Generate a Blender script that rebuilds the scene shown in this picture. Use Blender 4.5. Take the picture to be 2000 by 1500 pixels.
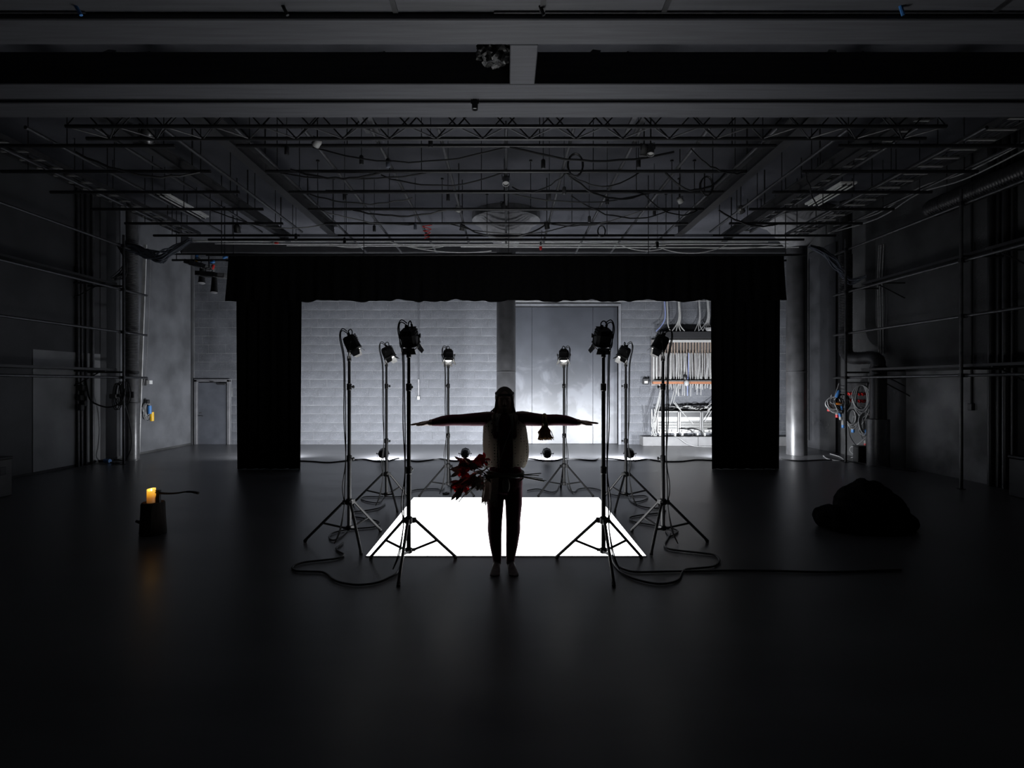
import bpy, bmesh, math, random
from mathutils import Vector, Matrix, Euler, noise as mnoise
random.seed(7)
for o in list(bpy.data.objects): bpy.data.objects.remove(o)
SC = bpy.context.scene
COL = SC.collection
PI = math.pi
H = 1.7          # camera height
FPX = 1040.0     # focal length in pixels of the 2000 px wide frame
VX, VY = 988.5, 750.0
# ------------------------------------------------------------------ camera
cam = bpy.data.cameras.new('camera'); camo = bpy.data.objects.new('camera', cam); COL.objects.link(camo)
cam.sensor_width = 36.0; cam.sensor_fit = 'HORIZONTAL'; cam.lens = FPX * 36.0 / 2000.0
cam.shift_x = 11.5 / 2000.0; cam.clip_start = 0.05; cam.clip_end = 200
camo.location = (0, 0, H); camo.rotation_euler = (PI / 2, 0, 0)
SC.camera = camo
# ------------------------------------------------------------------ world and exposure
w = bpy.data.worlds.new('dark_room'); SC.world = w; w.use_nodes = True
w.node_tree.nodes['Background'].inputs[0].default_value = (0, 0, 0, 1)
w.node_tree.nodes['Background'].inputs[1].default_value = 0.0
vs = SC.view_settings
vs.view_transform = 'Standard'; vs.look = 'None'; vs.gamma = 1.0; vs.exposure = 0.0; vs.use_curve_mapping = False
PANEL_STRENGTH = 5.0      # luminous floor panel
PAR_WATTS = 200.0         # each floor flood aimed at the back wall
FLOOD_TILT = 0.0
LAMP_GLOW = 14.0           # lenses of the stand lamps
CANDLE_WATTS = 0.05
# ------------------------------------------------------------------ helpers
def Wp(px, py, Y): return Vector(((px - VX) * Y / FPX, Y, H - (py - VY) * Y / FPX))
def Fp(px, py, z=0.0):
    Y = (H - z) * FPX / (py - VY); return Vector(((px - VX) * Y / FPX, Y, z))
ORG = {}
ORD = ['first', 'second', 'third', 'fourth', 'fifth', 'sixth', 'seventh', 'eighth', 'ninth', 'tenth', 'eleventh', 'twelfth',
       'thirteenth', 'fourteenth', 'fifteenth', 'sixteenth', 'seventeenth', 'eighteenth', 'nineteenth', 'twentieth']
def frame_of(d):
    d = d.normalized(); u = Vector((0, 0, 1)) if abs(d.z) < 0.95 else Vector((1, 0, 0))
    a = d.cross(u).normalized(); b = a.cross(d).normalized(); return a, b
class MB:
    def __init__(s): s.v = []; s.f = []; s.mi = []; s.cur = 0
    def _f(s, idx): s.f.append(idx); s.mi.append(s.cur)
    def box(s, c, d, rot=None):
        c = Vector(c); k = len(s.v)
        for z in (-.5, .5):
            for y in (-.5, .5):
                for x in (-.5, .5):
                    p = Vector((x * d[0], y * d[1], z * d[2]))
                    if rot is not None: p = rot @ p
                    s.v.append(c + p)
        for q in ((0, 2, 3, 1), (4, 5, 7, 6), (0, 1, 5, 4), (2, 6, 7, 3), (0, 4, 6, 2), (1, 3, 7, 5)): s._f([k + i for i in q])
        return s
    def b2(s, x0, x1, y0, y1, z0, z1): return s.box(((x0 + x1) / 2, (y0 + y1) / 2, (z0 + z1) / 2), (x1 - x0, y1 - y0, z1 - z0))
    def bbox(s, c, d, r=.006, rot=None):
        # box with chamfered edges
        bm = bmesh.new(); bmesh.ops.create_cube(bm, size=1)
        for v in bm.verts: v.co = Vector((v.co.x * d[0], v.co.y * d[1], v.co.z * d[2]))
        bmesh.ops.bevel(bm, geom=bm.edges[:], offset=min(r, min(d) * .45), segments=1, affect='EDGES')
        s.addbm(bm, c, rot); return s
    def addbm(s, bm, c=(0, 0, 0), rot=None):
        c = Vector(c); k = len(s.v); bm.verts.index_update()
        for v in bm.verts:
            p = v.co.copy()
            if rot is not None: p = rot @ p
            s.v.append(c + p)
        for f in bm.faces: s._f([k + v.index for v in f.verts])
        bm.free()
    def ring(s, c, a, b, ra, rb, n, ph=0):
        k = len(s.v)
        for i in range(n):
            t = 2 * PI * i / n + ph; s.v.append(c + a * (ra * math.cos(t)) + b * (rb * math.sin(t)))
        return k
    def bridge(s, k0, k1, n):
        for i in range(n): j = (i + 1) % n; s._f([k0 + i, k0 + j, k1 + j, k1 + i])
    def cyl(s, p0, p1, r0, r1=None, n=12, caps=True, ph=0):
        p0 = Vector(p0); p1 = Vector(p1); r1 = r0 if r1 is None else r1
        a, b = frame_of(p1 - p0)
        k0 = s.ring(p0, a, b, r0, r0, n, ph); k1 = s.ring(p1, a, b, r1, r1, n, ph); s.bridge(k0, k1, n)
        if caps: s._f([k0 + i for i in range(n)][::-1]); s._f([k1 + i for i in range(n)])
        return s
    def tube(s, pts, r, n=6, caps=True, flat=None):
        pts = [Vector(p) for p in pts]; m = len(pts); ks = []
        rs = r if isinstance(r, (list, tuple)) else [r] * m
        a = None
        for i in range(m):
            d = (pts[min(i + 1, m - 1)] - pts[max(i - 1, 0)])
            if d.length < 1e-9: d = Vector((0, 0, 1))
            d.normalize()
            if a is None: a, b = frame_of(d)
            else:
                a = a - d * a.dot(d)
                if a.length < 1e-6: a, b = frame_of(d)
                a.normalize(); b = a.cross(d)
            ks.append(s.ring(pts[i], a, b, rs[i], rs[i] * (flat or 1), n))
        for i in range(m - 1): s.bridge(ks[i], ks[i + 1], n)
        if caps: s._f([ks[0] + i for i in range(n)][::-1]); s._f([ks[-1] + i for i in range(n)])
        return s
    def lathe(s, prof, o=(0, 0, 0), axis=(0, 0, 1), n=20, caps=True):
        o = Vector(o); d = Vector(axis).normalized(); a, b = frame_of(d); ks = []
        for r, t in prof: ks.append(s.ring(o + d * t, a, b, r, r, n))
        for i in range(len(prof) - 1): s.bridge(ks[i], ks[i + 1], n)
        if caps: s._f([ks[0] + i for i in range(n)][::-1]); s._f([ks[-1] + i for i in range(n)])
        return s
    def loft(s, rings, caps=True, closed=True):
        ks = []; n = len(rings[0])
        for r in rings: ks.append(len(s.v)); s.v.extend([Vector(p) for p in r])
        for i in range(len(rings) - 1):
            for j in range(n if closed else n - 1):
                q = (j + 1) % n; s._f([ks[i] + j, ks[i] + q, ks[i + 1] + q, ks[i + 1] + j])
        if caps and closed: s._f([ks[0] + i for i in range(n)][::-1]); s._f([ks[-1] + i for i in range(n)])
        return s
    def ell(s, secs, n=20, p=2.0):
        rings = []
        for cx, cy, cz, rx, ry in secs:
            r = []
            for i in range(n):
                t = 2 * PI * i / n; c = math.cos(t); q = math.sin(t)
                r.append((cx + rx * math.copysign(abs(c) ** (2 / p), c), cy + ry * math.copysign(abs(q) ** (2 / p), q), cz))
            rings.append(r)
        return s.loft(rings)
    def sphere(s, c, r, n=12, m=8, rot=None):
        c = Vector(c); r = (r, r, r) if isinstance(r, (int, float)) else r; rings = []
        for i in range(m + 1):
            t = PI * i / m; t = min(max(t, .02), PI - .02); ring = []
            for j in range(n):
                q = 2 * PI * j / n
                p = Vector((r[0] * math.sin(t) * math.cos(q), r[1] * math.sin(t) * math.sin(q), -r[2] * math.cos(t)))
                if rot is not None: p = rot @ p
                ring.append(c + p)
            rings.append(ring)
        return s.loft(rings)
    def poly(s, pts, th):
        # flat polygon given thickness vector
        pts = [Vector(p) for p in pts]; th = Vector(th); n = len(pts); k = len(s.v)
        s.v.extend(pts); s.v.extend([p + th for p in pts])
        s._f(list(range(k, k + n))[::-1]); s._f(list(range(k + n, k + 2 * n)))
        for i in range(n): j = (i + 1) % n; s._f([k + i, k + j, k + n + j, k + n + i])
        return s
    def mesh(s, name, org, mats, smooth):
        me = bpy.data.meshes.new(name); o = Vector(org)
        me.from_pydata([tuple(Vector(p) - o) for p in s.v], [], s.f)
        for m in (mats if isinstance(mats, (list, tuple)) else [mats]): me.materials.append(m)
        if any(s.mi):
            for p, i in zip(me.polygons, s.mi): p.material_index = i
        bm = bmesh.new(); bm.from_mesh(me); bmesh.ops.recalc_face_normals(bm, faces=bm.faces[:]); bm.to_mesh(me); bm.free()
        if smooth:
            me.polygons.foreach_set('use_smooth', [True] * len(me.polygons))
            me.set_sharp_from_angle(angle=math.radians(38))
        me.update(); return me
def tag(o, label=None, cat=None, group=None, kind=None):
    if label: o['label'] = label
    if cat: o['category'] = cat
    if group: o['group'] = group
    if kind: o['kind'] = kind
    return o
def link(name, me): o = bpy.data.objects.new(name, me); COL.objects.link(o); return o
def thing(name, label, cat, loc=(0, 0, 0), rz=0, group=None, kind=None):
    o = link(name, None); o.empty_display_size = .1; o.location = loc; o.rotation_euler = (0, 0, rz)
    ORG[o.name] = Vector(loc); return tag(o, label, cat, group, kind)
def one(name, mb, m, label, cat, group=None, kind=None, org=None, smooth=True):
    """a thing that is one mesh; built in world coordinates, origin at its base"""
    if org is None:
        xs = [p[0] for p in mb.v]; ys = [p[1] for p in mb.v]; zs = [p[2] for p in mb.v]
        org = ((min(xs) + max(xs)) / 2, (min(ys) + max(ys)) / 2, min(zs))
    o = link(name, mb.mesh(name, org, m, smooth)); o.location = org; ORG[o.name] = Vector(org)
    return tag(o, label, cat, group, kind)
def part(parent, name, mb, m, label=None, kind=None, smooth=True, local=False):
    """child mesh; world coordinates unless local"""
    org = (0, 0, 0) if local else ORG[parent.name]
    o = link(name, mb.mesh(name, org, m, smooth)); o.parent = parent; ORG[o.name] = Vector(org)
    return tag(o, label, None, None, kind)
def copy_tree(o, parent=None):
    c = o.copy(); COL.objects.link(c); c.parent = parent
    for ch in list(o.children): copy_tree(ch, c)
    return c
def sag(a, b, d, n=10, wob=0.0):
    a = Vector(a); b = Vector(b); pts = []
    for i in range(n + 1):
        t = i / n; p = a.lerp(b, t); p.z -= 4 * d * t * (1 - t)
        if wob and 0 < i < n: p += Vector((random.uniform(-wob, wob), random.uniform(-wob, wob), random.uniform(-wob, wob)))
        pts.append(p)
    return pts
def spline(pts, per=6):
    pts = [Vector(p) for p in pts]; out = []
    for i in range(len(pts) - 1):
        p0 = pts[max(i - 1, 0)]; p1 = pts[i]; p2 = pts[i + 1]; p3 = pts[min(i + 2, len(pts) - 1)]
        for k in range(per):
            t = k / per
            out.append(.5 * ((2 * p1) + (p2 - p0) * t + (2 * p0 - 5 * p1 + 4 * p2 - p3) * t * t + (3 * p1 - p0 - 3 * p2 + p3) * t ** 3))
    out.append(pts[-1]); return out
# ------------------------------------------------------------------ materials
def mat(name, col, rough=.6, metal=0., var=0., scale=6., bump=0., bscale=60., spec=.5, stretch=None, col2=None, rvar=0.):
    m = bpy.data.materials.new(name); m.use_nodes = True; nt = m.node_tree; N = nt.nodes; L = nt.links
    b = N['Principled BSDF']; b.inputs['Roughness'].default_value = rough; b.inputs['Metallic'].default_value = metal
    b.inputs['Specular IOR Level'].default_value = spec
    c = (*col, 1)
    tc = N.new('ShaderNodeTexCoord'); mp = N.new('ShaderNodeMapping'); L.new(tc.outputs['Object'], mp.inputs[0])
    if stretch: mp.inputs['Scale'].default_value = stretch
    nz = N.new('ShaderNodeTexNoise'); nz.inputs['Scale'].default_value = scale; nz.inputs['Detail'].default_value = 6
    L.new(mp.outputs[0], nz.inputs['Vector'])
    rp = N.new('ShaderNodeValToRGB'); L.new(nz.outputs[0], rp.inputs[0])
    lo = tuple(max(0, x * (1 - var)) for x in col); hi = tuple(x * (1 + var) for x in col) if col2 is None else col2
    rp.color_ramp.elements[0].position = .32; rp.color_ramp.elements[1].position = .7
    rp.color_ramp.elements[0].color = (*lo, 1); rp.color_ramp.elements[1].color = (*hi, 1)
    L.new(rp.outputs[0], b.inputs['Base Color'])
    if rvar:
        mr = N.new('ShaderNodeMapRange'); mr.inputs['To Min'].default_value = max(.02, rough - rvar); mr.inputs['To Max'].default_value = rough + rvar
        L.new(nz.outputs[0], mr.inputs[0]); L.new(mr.outputs[0], b.inputs['Roughness'])
    if bump:
        n2 = N.new('ShaderNodeTexNoise'); n2.inputs['Scale'].default_value = bscale; n2.inputs['Detail'].default_value = 4
        L.new(mp.outputs[0], n2.inputs['Vector'])
        bp = N.new('ShaderNodeBump'); bp.inputs['Strength'].default_value = bump; bp.inputs['Distance'].default_value = .01
        L.new(n2.outputs[0], bp.inputs['Height']); L.new(bp.outputs[0], b.inputs['Normal'])
    return m
def emis(name, col, s, base=(.8, .8, .8)):
    m = bpy.data.materials.new(name); m.use_nodes = True; b = m.node_tree.nodes['Principled BSDF']
    b.inputs['Base Color'].default_value = (*base, 1); b.inputs['Emission Color'].default_value = (*col, 1)
    b.inputs['Emission Strength'].default_value = s; b.inputs['Roughness'].default_value = .3; return m
def floor_mat():
    m = mat('black_dance_floor', (.105, .106, .114), .33, 0, .22, 1.3, .05, 240., .8, stretch=(.35, 1.2, 1), rvar=.07)
    return m
def block_mat():
    m = mat('painted_block', (.080, .084, .096), .62, 0, .30, 2.2, .7, 70., .4)
    nt = m.node_tree; N = nt.nodes; L = nt.links; b = N['Principled BSDF']
    src = b.inputs['Base Color'].links[0].from_socket
    geo = N.new('ShaderNodeNewGeometry')
    sp = N.new('ShaderNodeTexNoise'); sp.inputs['Scale'].default_value = 60.; sp.inputs['Detail'].default_value = 3
    L.new(geo.outputs['Position'], sp.inputs['Vector'])
    rp = N.new('ShaderNodeValToRGB'); rp.color_ramp.elements[0].position = .62; rp.color_ramp.elements[1].position = .76
    L.new(sp.outputs[0], rp.inputs[0])
    mx = N.new('ShaderNodeMix'); mx.data_type = 'RGBA'; mx.inputs['B'].default_value = (.27, .28, .30, 1)
    mu = N.new('ShaderNodeMath'); mu.operation = 'MULTIPLY'; mu.inputs[1].default_value = .85; L.new(rp.outputs[0], mu.inputs[0])
    L.new(mu.outputs[0], mx.inputs['Factor']); L.new(src, mx.inputs['A']); L.new(mx.outputs['Result'], b.inputs['Base Color'])
    # large patches across the whole wall
    p2 = N.new('ShaderNodeTexNoise'); p2.inputs['Scale'].default_value = .9; p2.inputs['Detail'].default_value = 5
    L.new(geo.outputs['Position'], p2.inputs['Vector'])
    return m
def door_mat():
    m = mat('chalky_panel', (.040, .044, .055), .44, 0, .12, 3., .06, 30., .9)
    nt = m.node_tree; N = nt.nodes; L = nt.links; b = N['Principled BSDF']
    src = b.inputs['Base Color'].links[0].from_socket
    geo = N.new('ShaderNodeNewGeometry')
    n = N.new('ShaderNodeTexNoise'); n.inputs['Scale'].default_value = 1.15; n.inputs['Detail'].default_value = 7; n.inputs['Distortion'].default_value = 1.6
    L.new(geo.outputs['Position'], n.inputs['Vector'])
    rp = N.new('ShaderNodeValToRGB'); rp.color_ramp.elements[0].position = .50; rp.color_ramp.elements[1].position = .62
    rp.color_ramp.elements[1].color = (.40, .40, .40, 1); L.new(n.outputs[0], rp.inputs[0])
    sz = N.new('ShaderNodeSeparateXYZ'); L.new(geo.outputs['Position'], sz.inputs[0]); mz = N.new('ShaderNodeMapRange'); mz.inputs['From Min'].default_value = 2.75; mz.inputs['From Max'].default_value = 1.9; L.new(sz.outputs['Z'], mz.inputs[0])
    mm = N.new('ShaderNodeMath'); mm.operation = 'MULTIPLY'; L.new(rp.outputs[0], mm.inputs[0]); L.new(mz.outputs[0], mm.inputs[1])
    mx = N.new('ShaderNodeMix'); mx.data_type = 'RGBA'; mx.inputs['B'].default_value = (.17, .18, .21, 1)
    L.new(mm.outputs[0], mx.inputs['Factor']); L.new(src, mx.inputs['A']); L.new(mx.outputs['Result'], b.inputs['Base Color'])
    return m
M = {}
M['floor'] = floor_mat()
M['block'] = block_mat()
M['mortar'] = mat('mortar_highlight', (.15, .155, .165), .8, 0, .40, 3.)  # paler than the blocks: highlights along the joints put into the colour
M['bigdoor'] = door_mat()
M['wall'] = mat('painted_board', (.050, .051, .055), .55, 0, .3, 1.4, .12, 60., .4, rvar=.08)
M['wallr'] = mat('painted_concrete', (.050, .051, .053), .7, 0, .45, 1.1, .25, 40., .3)
M['ceil'] = mat('dark_concrete_ceiling', (.078, .080, .093), .8, 0, .3, .9, .2, 30., .3)
M['beam'] = mat('grey_beam_paint', (.085, .086, .095), .55, 0, .18, 8., .08, 120., .4, stretch=(.15, 3, 3))
M['colm'] = mat('grey_column_paint', (.050, .050, .053), .35, 0, .35, 3., .08, 50., .5, rvar=.1)
M['cap'] = mat('bare_capital', (.22, .22, .23), .7, 0, .2, 8., .15, 60.)
M['pipe'] = mat('black_pipe', (.022, .022, .024), .38, .2, .2, 9.)
M['gpipe'] = mat('grey_pipe', (.12, .12, .125), .35, .6, .2, 12.)
M['rail'] = mat('steel_rail', (.10, .10, .105), .32, .7, .2, 14.)
M['steel'] = mat('stand_black', (.009, .009, .010), .48, 0, .2, 20.)
M['joint'] = mat('bare_joint_metal', (.30, .30, .31), .3, .9, .2, 20.)
M['lampb'] = mat('lamp_black', (.014, .014, .015), .5, 0, .25, 30., .1, 200.)
M['barn'] = mat('barn_door_metal', (.30, .30, .30), .4, .6, .15, 30.)
M['drape'] = mat('black_velvet', (.0045, .0045, .005), 1.0, 0, .3, 20., .2, 300., .05)
M['rubber'] = mat('black_cable', (.011, .011, .012), .42, 0, .2, 40.)
M['rgrey'] = mat('grey_cable', (.26, .26, .265), .5, 0, .2, 30.)
M['white'] = mat('white_plastic', (.36, .36, .355), .45, 0, .08, 20.)
M['line'] = mat('white_line', (.80, .80, .78), .5, 0, .1, 10.)
M['wcab'] = mat('pale_cable', (.30, .30, .295), .5, 0, .15, 30.)
M['blue'] = mat('blue_connector', (.06, .22, .55), .4, 0, .1, 30.)
M['bcab'] = mat('blue_cable', (.20, .24, .45), .45, 0, .1, 30.)
M['red'] = mat('red_connector', (.65, .04, .04), .4, 0, .1, 30.)
M['yellow'] = mat('yellow_connector', (.85, .50, .02), .4, 0, .1, 30.)
M['orange'] = mat('orange_connector', (.8, .22, .03), .4, 0, .1, 30.)
M['copper'] = mat('copper_trunking', (.30, .13, .07), .45, .3, .15, 30.)
M['alu'] = mat('aluminium_rack', (.17, .17, .17), .35, .5, .1, 30.)
M['rackf'] = mat('rack_face', (.11, .11, .105), .45, .1, .1, 40.)
M['dark'] = mat('dark_plastic', (.02, .02, .022), .45, 0, .2, 30.)
M['kraft'] = mat('brown_conduit', (.20, .155, .125), .6, 0, .25, 40.)
M['plinth'] = mat('pale_plinth', (.11, .11, .113), .6, 0, .15, 4.)
M['duct'] = mat('grey_duct', (.13, .13, .135), .32, .25, .2, 12.)
M['ddark'] = mat('black_duct', (.035, .035, .037), .35, .3, .2, 20.)
M['foil'] = mat('crumpled_foil', (.022, .022, .022), .35, .3, .5, 20., .6, 60.)
M['loom'] = mat('slate_cable_loom', (.075, .085, .11), .5, 0, .25, 20.)
M['board'] = mat('grey_wall_board', (.115, .119, .130), .5, 0, .3, 1.6, .1, 60., .4, rvar=.08)
M['boardn'] = mat('spill_lit_board', (.30, .305, .315), .6, 0, .25, 1.2, .1, 60., .3)  # grey board, colour lifted in place of spill light the lamps miss
M['concl'] = mat('spill_lit_worn_concrete', (.25, .251, .257), .7, 0, .5, 1.3, .2, 40., .3)  # worn concrete, tone raised to stand for missing spill light
M['ibeam'] = mat('dark_steel_beam', (.035, .035, .038), .5, .1, .2, 8.)
M['tag'] = mat('sticker', (.7, .7, .7), .5)
# ================================================================== SETTING
XL, XR, YB, YF, ZC = -8.85, 8.16, 15.0, -4.0, 5.8
def struct(name, mb, m, label, smooth=False):
    return one(name, mb, m, label, None, kind='structure', org=(0, 0, 0), smooth=smooth)
fl = struct('floor', MB().b2(XL - .2, XR + .2, YF - .2, YB + .6, -.2, 0), M['floor'], 'black satin dance floor of the stage room')
struct('ceiling', MB().b2(XL - .2, XR + .2, 4.2, YB + .6, ZC, ZC + .2), M['ceil'], 'dark concrete ceiling above the pipe grid')
struct('wall_left', MB().b2(XL - .2, XL, YF, YB + .2, 0, ZC), M['wall'], 'dark painted side wall behind the candle')
struct('wall_right', MB().b2(XR, XR + .2, YF, YB + .2, 0, ZC), M['wallr'], 'dark scuffed concrete wall behind the cable coils')
struct('trim_6', MB().b2(XL, XL + .01, 9.95, 11.6, 0, 2.35), M['boardn'], 'grey board on the lower left wall under the rails, paled for spill light')
struct('trim_7', MB().b2(XL, XL + .012, 12.2, YB - .08, .05, ZC), M['board'], 'tall scuffed grey board lining the far left wall')
struct('trim_8', MB().b2(XR - .01, XR, 8.95, 10.85, 0, 1.95), M['concl'], 'worn concrete panel low on the right wall, paled for spill light')
struct('wall_front', MB().b2(XL - .2, XR + .2, YF - .2, YF, 0, ZC), M['wall'], 'dark wall behind the viewer')
# joints between boards on the left wall and the concrete panels on the right
for k, y in enumerate((7.95, 9.3, 11.62)):
    struct('trim_%d' % (k + 1), MB().b2(XL, XL + .012, y - .02, y + .02, 0, ZC), M['wall'], '%s narrow cover strip along the dark left wall' % ORD[k])
struct('trim_4', MB().b2(XL, XL + .05, YB - .07, YB, 0, ZC), M['wall'], 'corner strip where left wall meets the block wall')
struct('baseboard_left', MB().b2(XL, XL + .012, 7.0, YB - .08, 0, .05), M['wallr'], 'thin pale skirting strip along the left wall')
# ---- back wall: core with openings, single blocks in front of it
D1 = (-8.72, -7.80, 1.80)     # small door x0 x1 top
D2 = (0.0, 3.16, 3.89)        # large panelled door
wb = MB()
wb.b2(XL, D1[0], YB, YB + .3, 0, ZC); wb.b2(D1[0], D1[1], YB, YB + .3, D1[2], ZC); wb.b2(D1[1], D2[0], YB, YB + .3, 0, ZC)
wb.b2(D2[0], D2[1], YB, YB + .3, D2[2], ZC); wb.b2(D2[1], XR, YB, YB + .3, 0, ZC); wb.b2(XL, XR, YB + .3, YB + .4, 0, ZC)
wall_back = struct('wall_back', wb, M['mortar'], 'grey painted concrete block wall lit from the floor')
BW, BH, BT, Z0 = .48, .2437, .03, .125
rows = [(0, Z0)] + [(Z0 + i * BH, Z0 + (i + 1) * BH) for i in range(23)]
cells = []
for r, (z0, z1) in enumerate(rows):
    z1 = min(z1, ZC - .01); x = XL + (0 if r % 2 else -BW / 2) + .06 * math.sin(r * 1.7)
    while x < XR:
        segs = [(max(x, XL + .08), min(x + BW, XR))]
        for (a, b, t) in ((D1[0] - .07, D1[1] + .06, D1[2] + .06), (D2[0] - .02, D2[1] + .08, D2[2] + .06)):
            if z0 < t - .06:
                ns = []
                for (p, q) in segs:
                    if q <= a or p >= b: ns.append((p, q)); continue
                    if p < a: ns.append((p, a))
                    if q > b: ns.append((b, q))
                segs = ns
        for (p, q) in segs:
            if q - p > .05: cells.append((p, q, z0, z1))
        x += BW
def blk(p, q, z0, z1):
    cx, cz = (p + q) / 2, (z0 + z1) / 2
    if -6.05 < cx < .05 and cz < 4.15: return 0
    if 3.2 < cx < 4.6 and cz < 4.2: return 0
    if cx < -7.5 and cz < 5.1: return 1
    if 4.6 <= cx < 6.0 and 2.9 < cz < 4.2: return 1
    return 9
cells.sort(key=lambda c: blk(*c))
sizes = {}; rest = MB(); nb = 0
for (p, q, z0, z1) in cells:
    d = (round(q - p - .004, 3), BT, round(z1 - z0 - .010, 3)); c = ((p + q) / 2, YB - .004 + BT / 2, (z0 + z1) / 2)
    if blk(p, q, z0, z1) < 9 and nb < 300:
        if d not in sizes: sizes[d] = MB().bbox((0, 0, 0), d, .0035).mesh('concrete_block', (0, 0, 0), M['block'], False)
        o = link('concrete_block', sizes[d]); o.parent = wall_back
        o.location = (c[0], c[1] + random.uniform(-.0025, .0025), c[2]); nb += 1
    else: rest.bbox(c, d, .0035)
part(wall_back, 'remaining_blocks', rest, M['block'], kind='stuff', smooth=False)
# ---- small door in the corner
dm = mat('slate_door', (.075, .08, .095), .42, 0, .2, 3., .03, 30.)
door = tag(link('door_1', None), 'small dark steel door in the far corner beside the curtain', None, None, 'structure'); ORG[door.name] = Vector((0, 0, 0))
part(door, 'door_leaf', MB().bbox(((D1[0] + D1[1]) / 2, YB + .03, .87), (.84, .05, 1.74), .004), dm, smooth=False)
fr = MB()
for x in (D1[0] + .0, D1[1] - .0): fr.bbox((x, YB - .01, .91), (.08, .1, 1.82), .006)
fr.bbox(((D1[0] + D1[1]) / 2, YB - .01, 1.80), (D1[1] - D1[0] + .08, .1, .08), .006)
part(door, 'door_frame', fr, mat('door_frame_paint', (.12, .12, .13), .4, 0, .2, 5.), smooth=False)
h = part(door, 'door_handle', MB().cyl((-8.6, YB - .002, .80), (-8.6, YB - .05, .80), .012).cyl((-8.61, YB - .05, .80), (-8.5, YB - .05, .80), .009).cyl((-8.6, YB, .88), (-8.6, YB - .015, .88), .022), M['gpipe'])
part(door, 'door_closer', MB().bbox((-8.0, YB - .03, 1.70), (.24, .05, .05)).cyl((-8.06, YB - .05, 1.73), (-8.3, YB - .09, 1.77), .008).cyl((-8.3, YB - .09, 1.77), (-8.12, YB - .02, 1.80), .008), M['dark'])
for z in (.3, .9, 1.5): part(door, 'hinge', MB().cyl((-7.84, YB - .015, z - .05), (-7.84, YB - .015, z + .05), .009), M['gpipe'])
# ---- large panelled door
bd = tag(link('door_2', None), 'tall grey panelled scenery door with chalky wipe marks', None, None, 'structure'); ORG[bd.name] = Vector((0, 0, 0))
xs = [D2[0], (1039 - VX) * 15.12 / FPX, (1158 - VX) * 15.12 / FPX, D2[1]]
for a, b in zip(xs[:-1], xs[1:]):
    part(bd, 'panel', MB().bbox(((a + b) / 2, YB + .14, (D2[2]) / 2), (b - a - .006, .04, D2[2] - .01), .004), M['bigdoor'], smooth=False)
part(bd, 'door_frame', MB().b2(D2[1] - .0, D2[1] + .07, YB - .03, YB + .12, 0, D2[2] + .07).b2(D2[0], D2[1], YB - .03, YB + .12, D2[2], D2[2] + .07), mat('pale_frame', (.15, .155, .17), .4, 0, .2, 4.), smooth=False)
struct('trim_5', MB().b2(-.6, 6.0, YB - .02, YB - .005, 4.02, 4.05), M['cap'], 'thin pale batten above the large panelled door')
# ---- columns
def column(x, y, r, zt, label, name):
    c = tag(link(name, None), label, 'column', None, 'structure'); c.location = (x, y, 0); ORG[c.name] = Vector((x, y, 0))
    part(c, 'shaft', MB().lathe([(r, 0), (r, zt)], (x, y, 0), n=40), M['colm'])
    part(c, 'capital', MB().lathe([(r - .01, zt - .01), (r + .05, zt + .08), (r + .22, zt + .3), (.72, ZC - .2), (.82, ZC - .17), (.82, ZC - .002)], (x, y, 0), n=48), M['cap'])
    part(c, 'collar_ring', MB().lathe([(r, 1.98), (r + .006, 1.985), (r + .006, 2.0), (r, 2.005)], (x, y, 0), n=40, caps=False), M['colm'])
    return c
column(0.0, 12.85, .229, 4.98, 'round grey column standing behind the performer', 'concrete_column')
column((1556 - VX) * 12.85 / FPX, 12.85, .229, 4.98, 'round grey column standing beside the right curtain leg', 'concrete_column')
# ---- front soffit and large beams overhead
ZB = 4.70
sf = MB()
sx = [XL + .01, -4.2, (770 - VX) / 735 * 3.05, (1060 - VX) / 735 * 3.05, (1300 - VX) / 735 * 3.05, 4.0, XR - .01]
so = tag(link('soffit', None), 'low panelled soffit above the foreground floor', None, None, 'structure'); ORG[so.name] = Vector((0, 0, 0))
for a, b in zip(sx[:-1], sx[1:]): part(so, 'soffit_panel', MB().b2(a + .006, b - .006, YF, 4.375, ZB + .055, ZB + .15), M['beam'], smooth=False)
for k, x in enumerate(sx[1:-1]): part(so, 'cover_strip', MB().b2(x - .022, x + .022, 0, 4.375, ZB + .043, ZB + .055), M['dark'], smooth=False)
part(so, 'edge_trim', MB().b2(-.1, XR, 4.36, 4.374, ZB + .04, ZB + .054), M['gpipe'], smooth=False)
part(so, 'edge_trim', MB().b2(XL, -3.45, 4.36, 4.374, ZB + .04, ZB + .054), M['gpipe'], smooth=False)
def beam(x0, x1, y0, y1, z0, z1, label):
    return one('ceiling_beam', MB().bbox(((x0 + x1) / 2, (y0 + y1) / 2, (z0 + z1) / 2), (x1 - x0, y1 - y0, z1 - z0), .008), M['beam'], label, 'beam', kind='structure', smooth=False)
beam(XL, XR, 4.385, 4.71, ZB, ZB + .34, 'nearest wide grey beam crossing under the soffit')
beam(XL, XR, 5.333, 5.61, ZB, ZB + .33, 'wide grey beam carrying the small black spotlight')
beam(XL, XR, 5.69, 6.0, ZB, ZB + .33, 'wide grey beam nearest the lattice truss')
one('ceiling_beam', MB().b2(XL, XR, 5.61, 5.69, ZB + .03, ZB + .3), M['dark'], 'dark filler strip between the two wide grey beams', 'beam', kind='structure', smooth=False)
beam(.035, .285, 4.71, 5.333, ZB, ZB + .3, 'short grey beam linking two wide crossing beams')
one('ceiling_beam', MB().bbox(((XL + XR) / 2, 14.5, 5.40), (XR - XL, .12, .26), .006), M['pipe'], 'black band along the top of the back wall', 'beam', kind='structure', smooth=False)  # black band added across the top of the back wall
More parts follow.
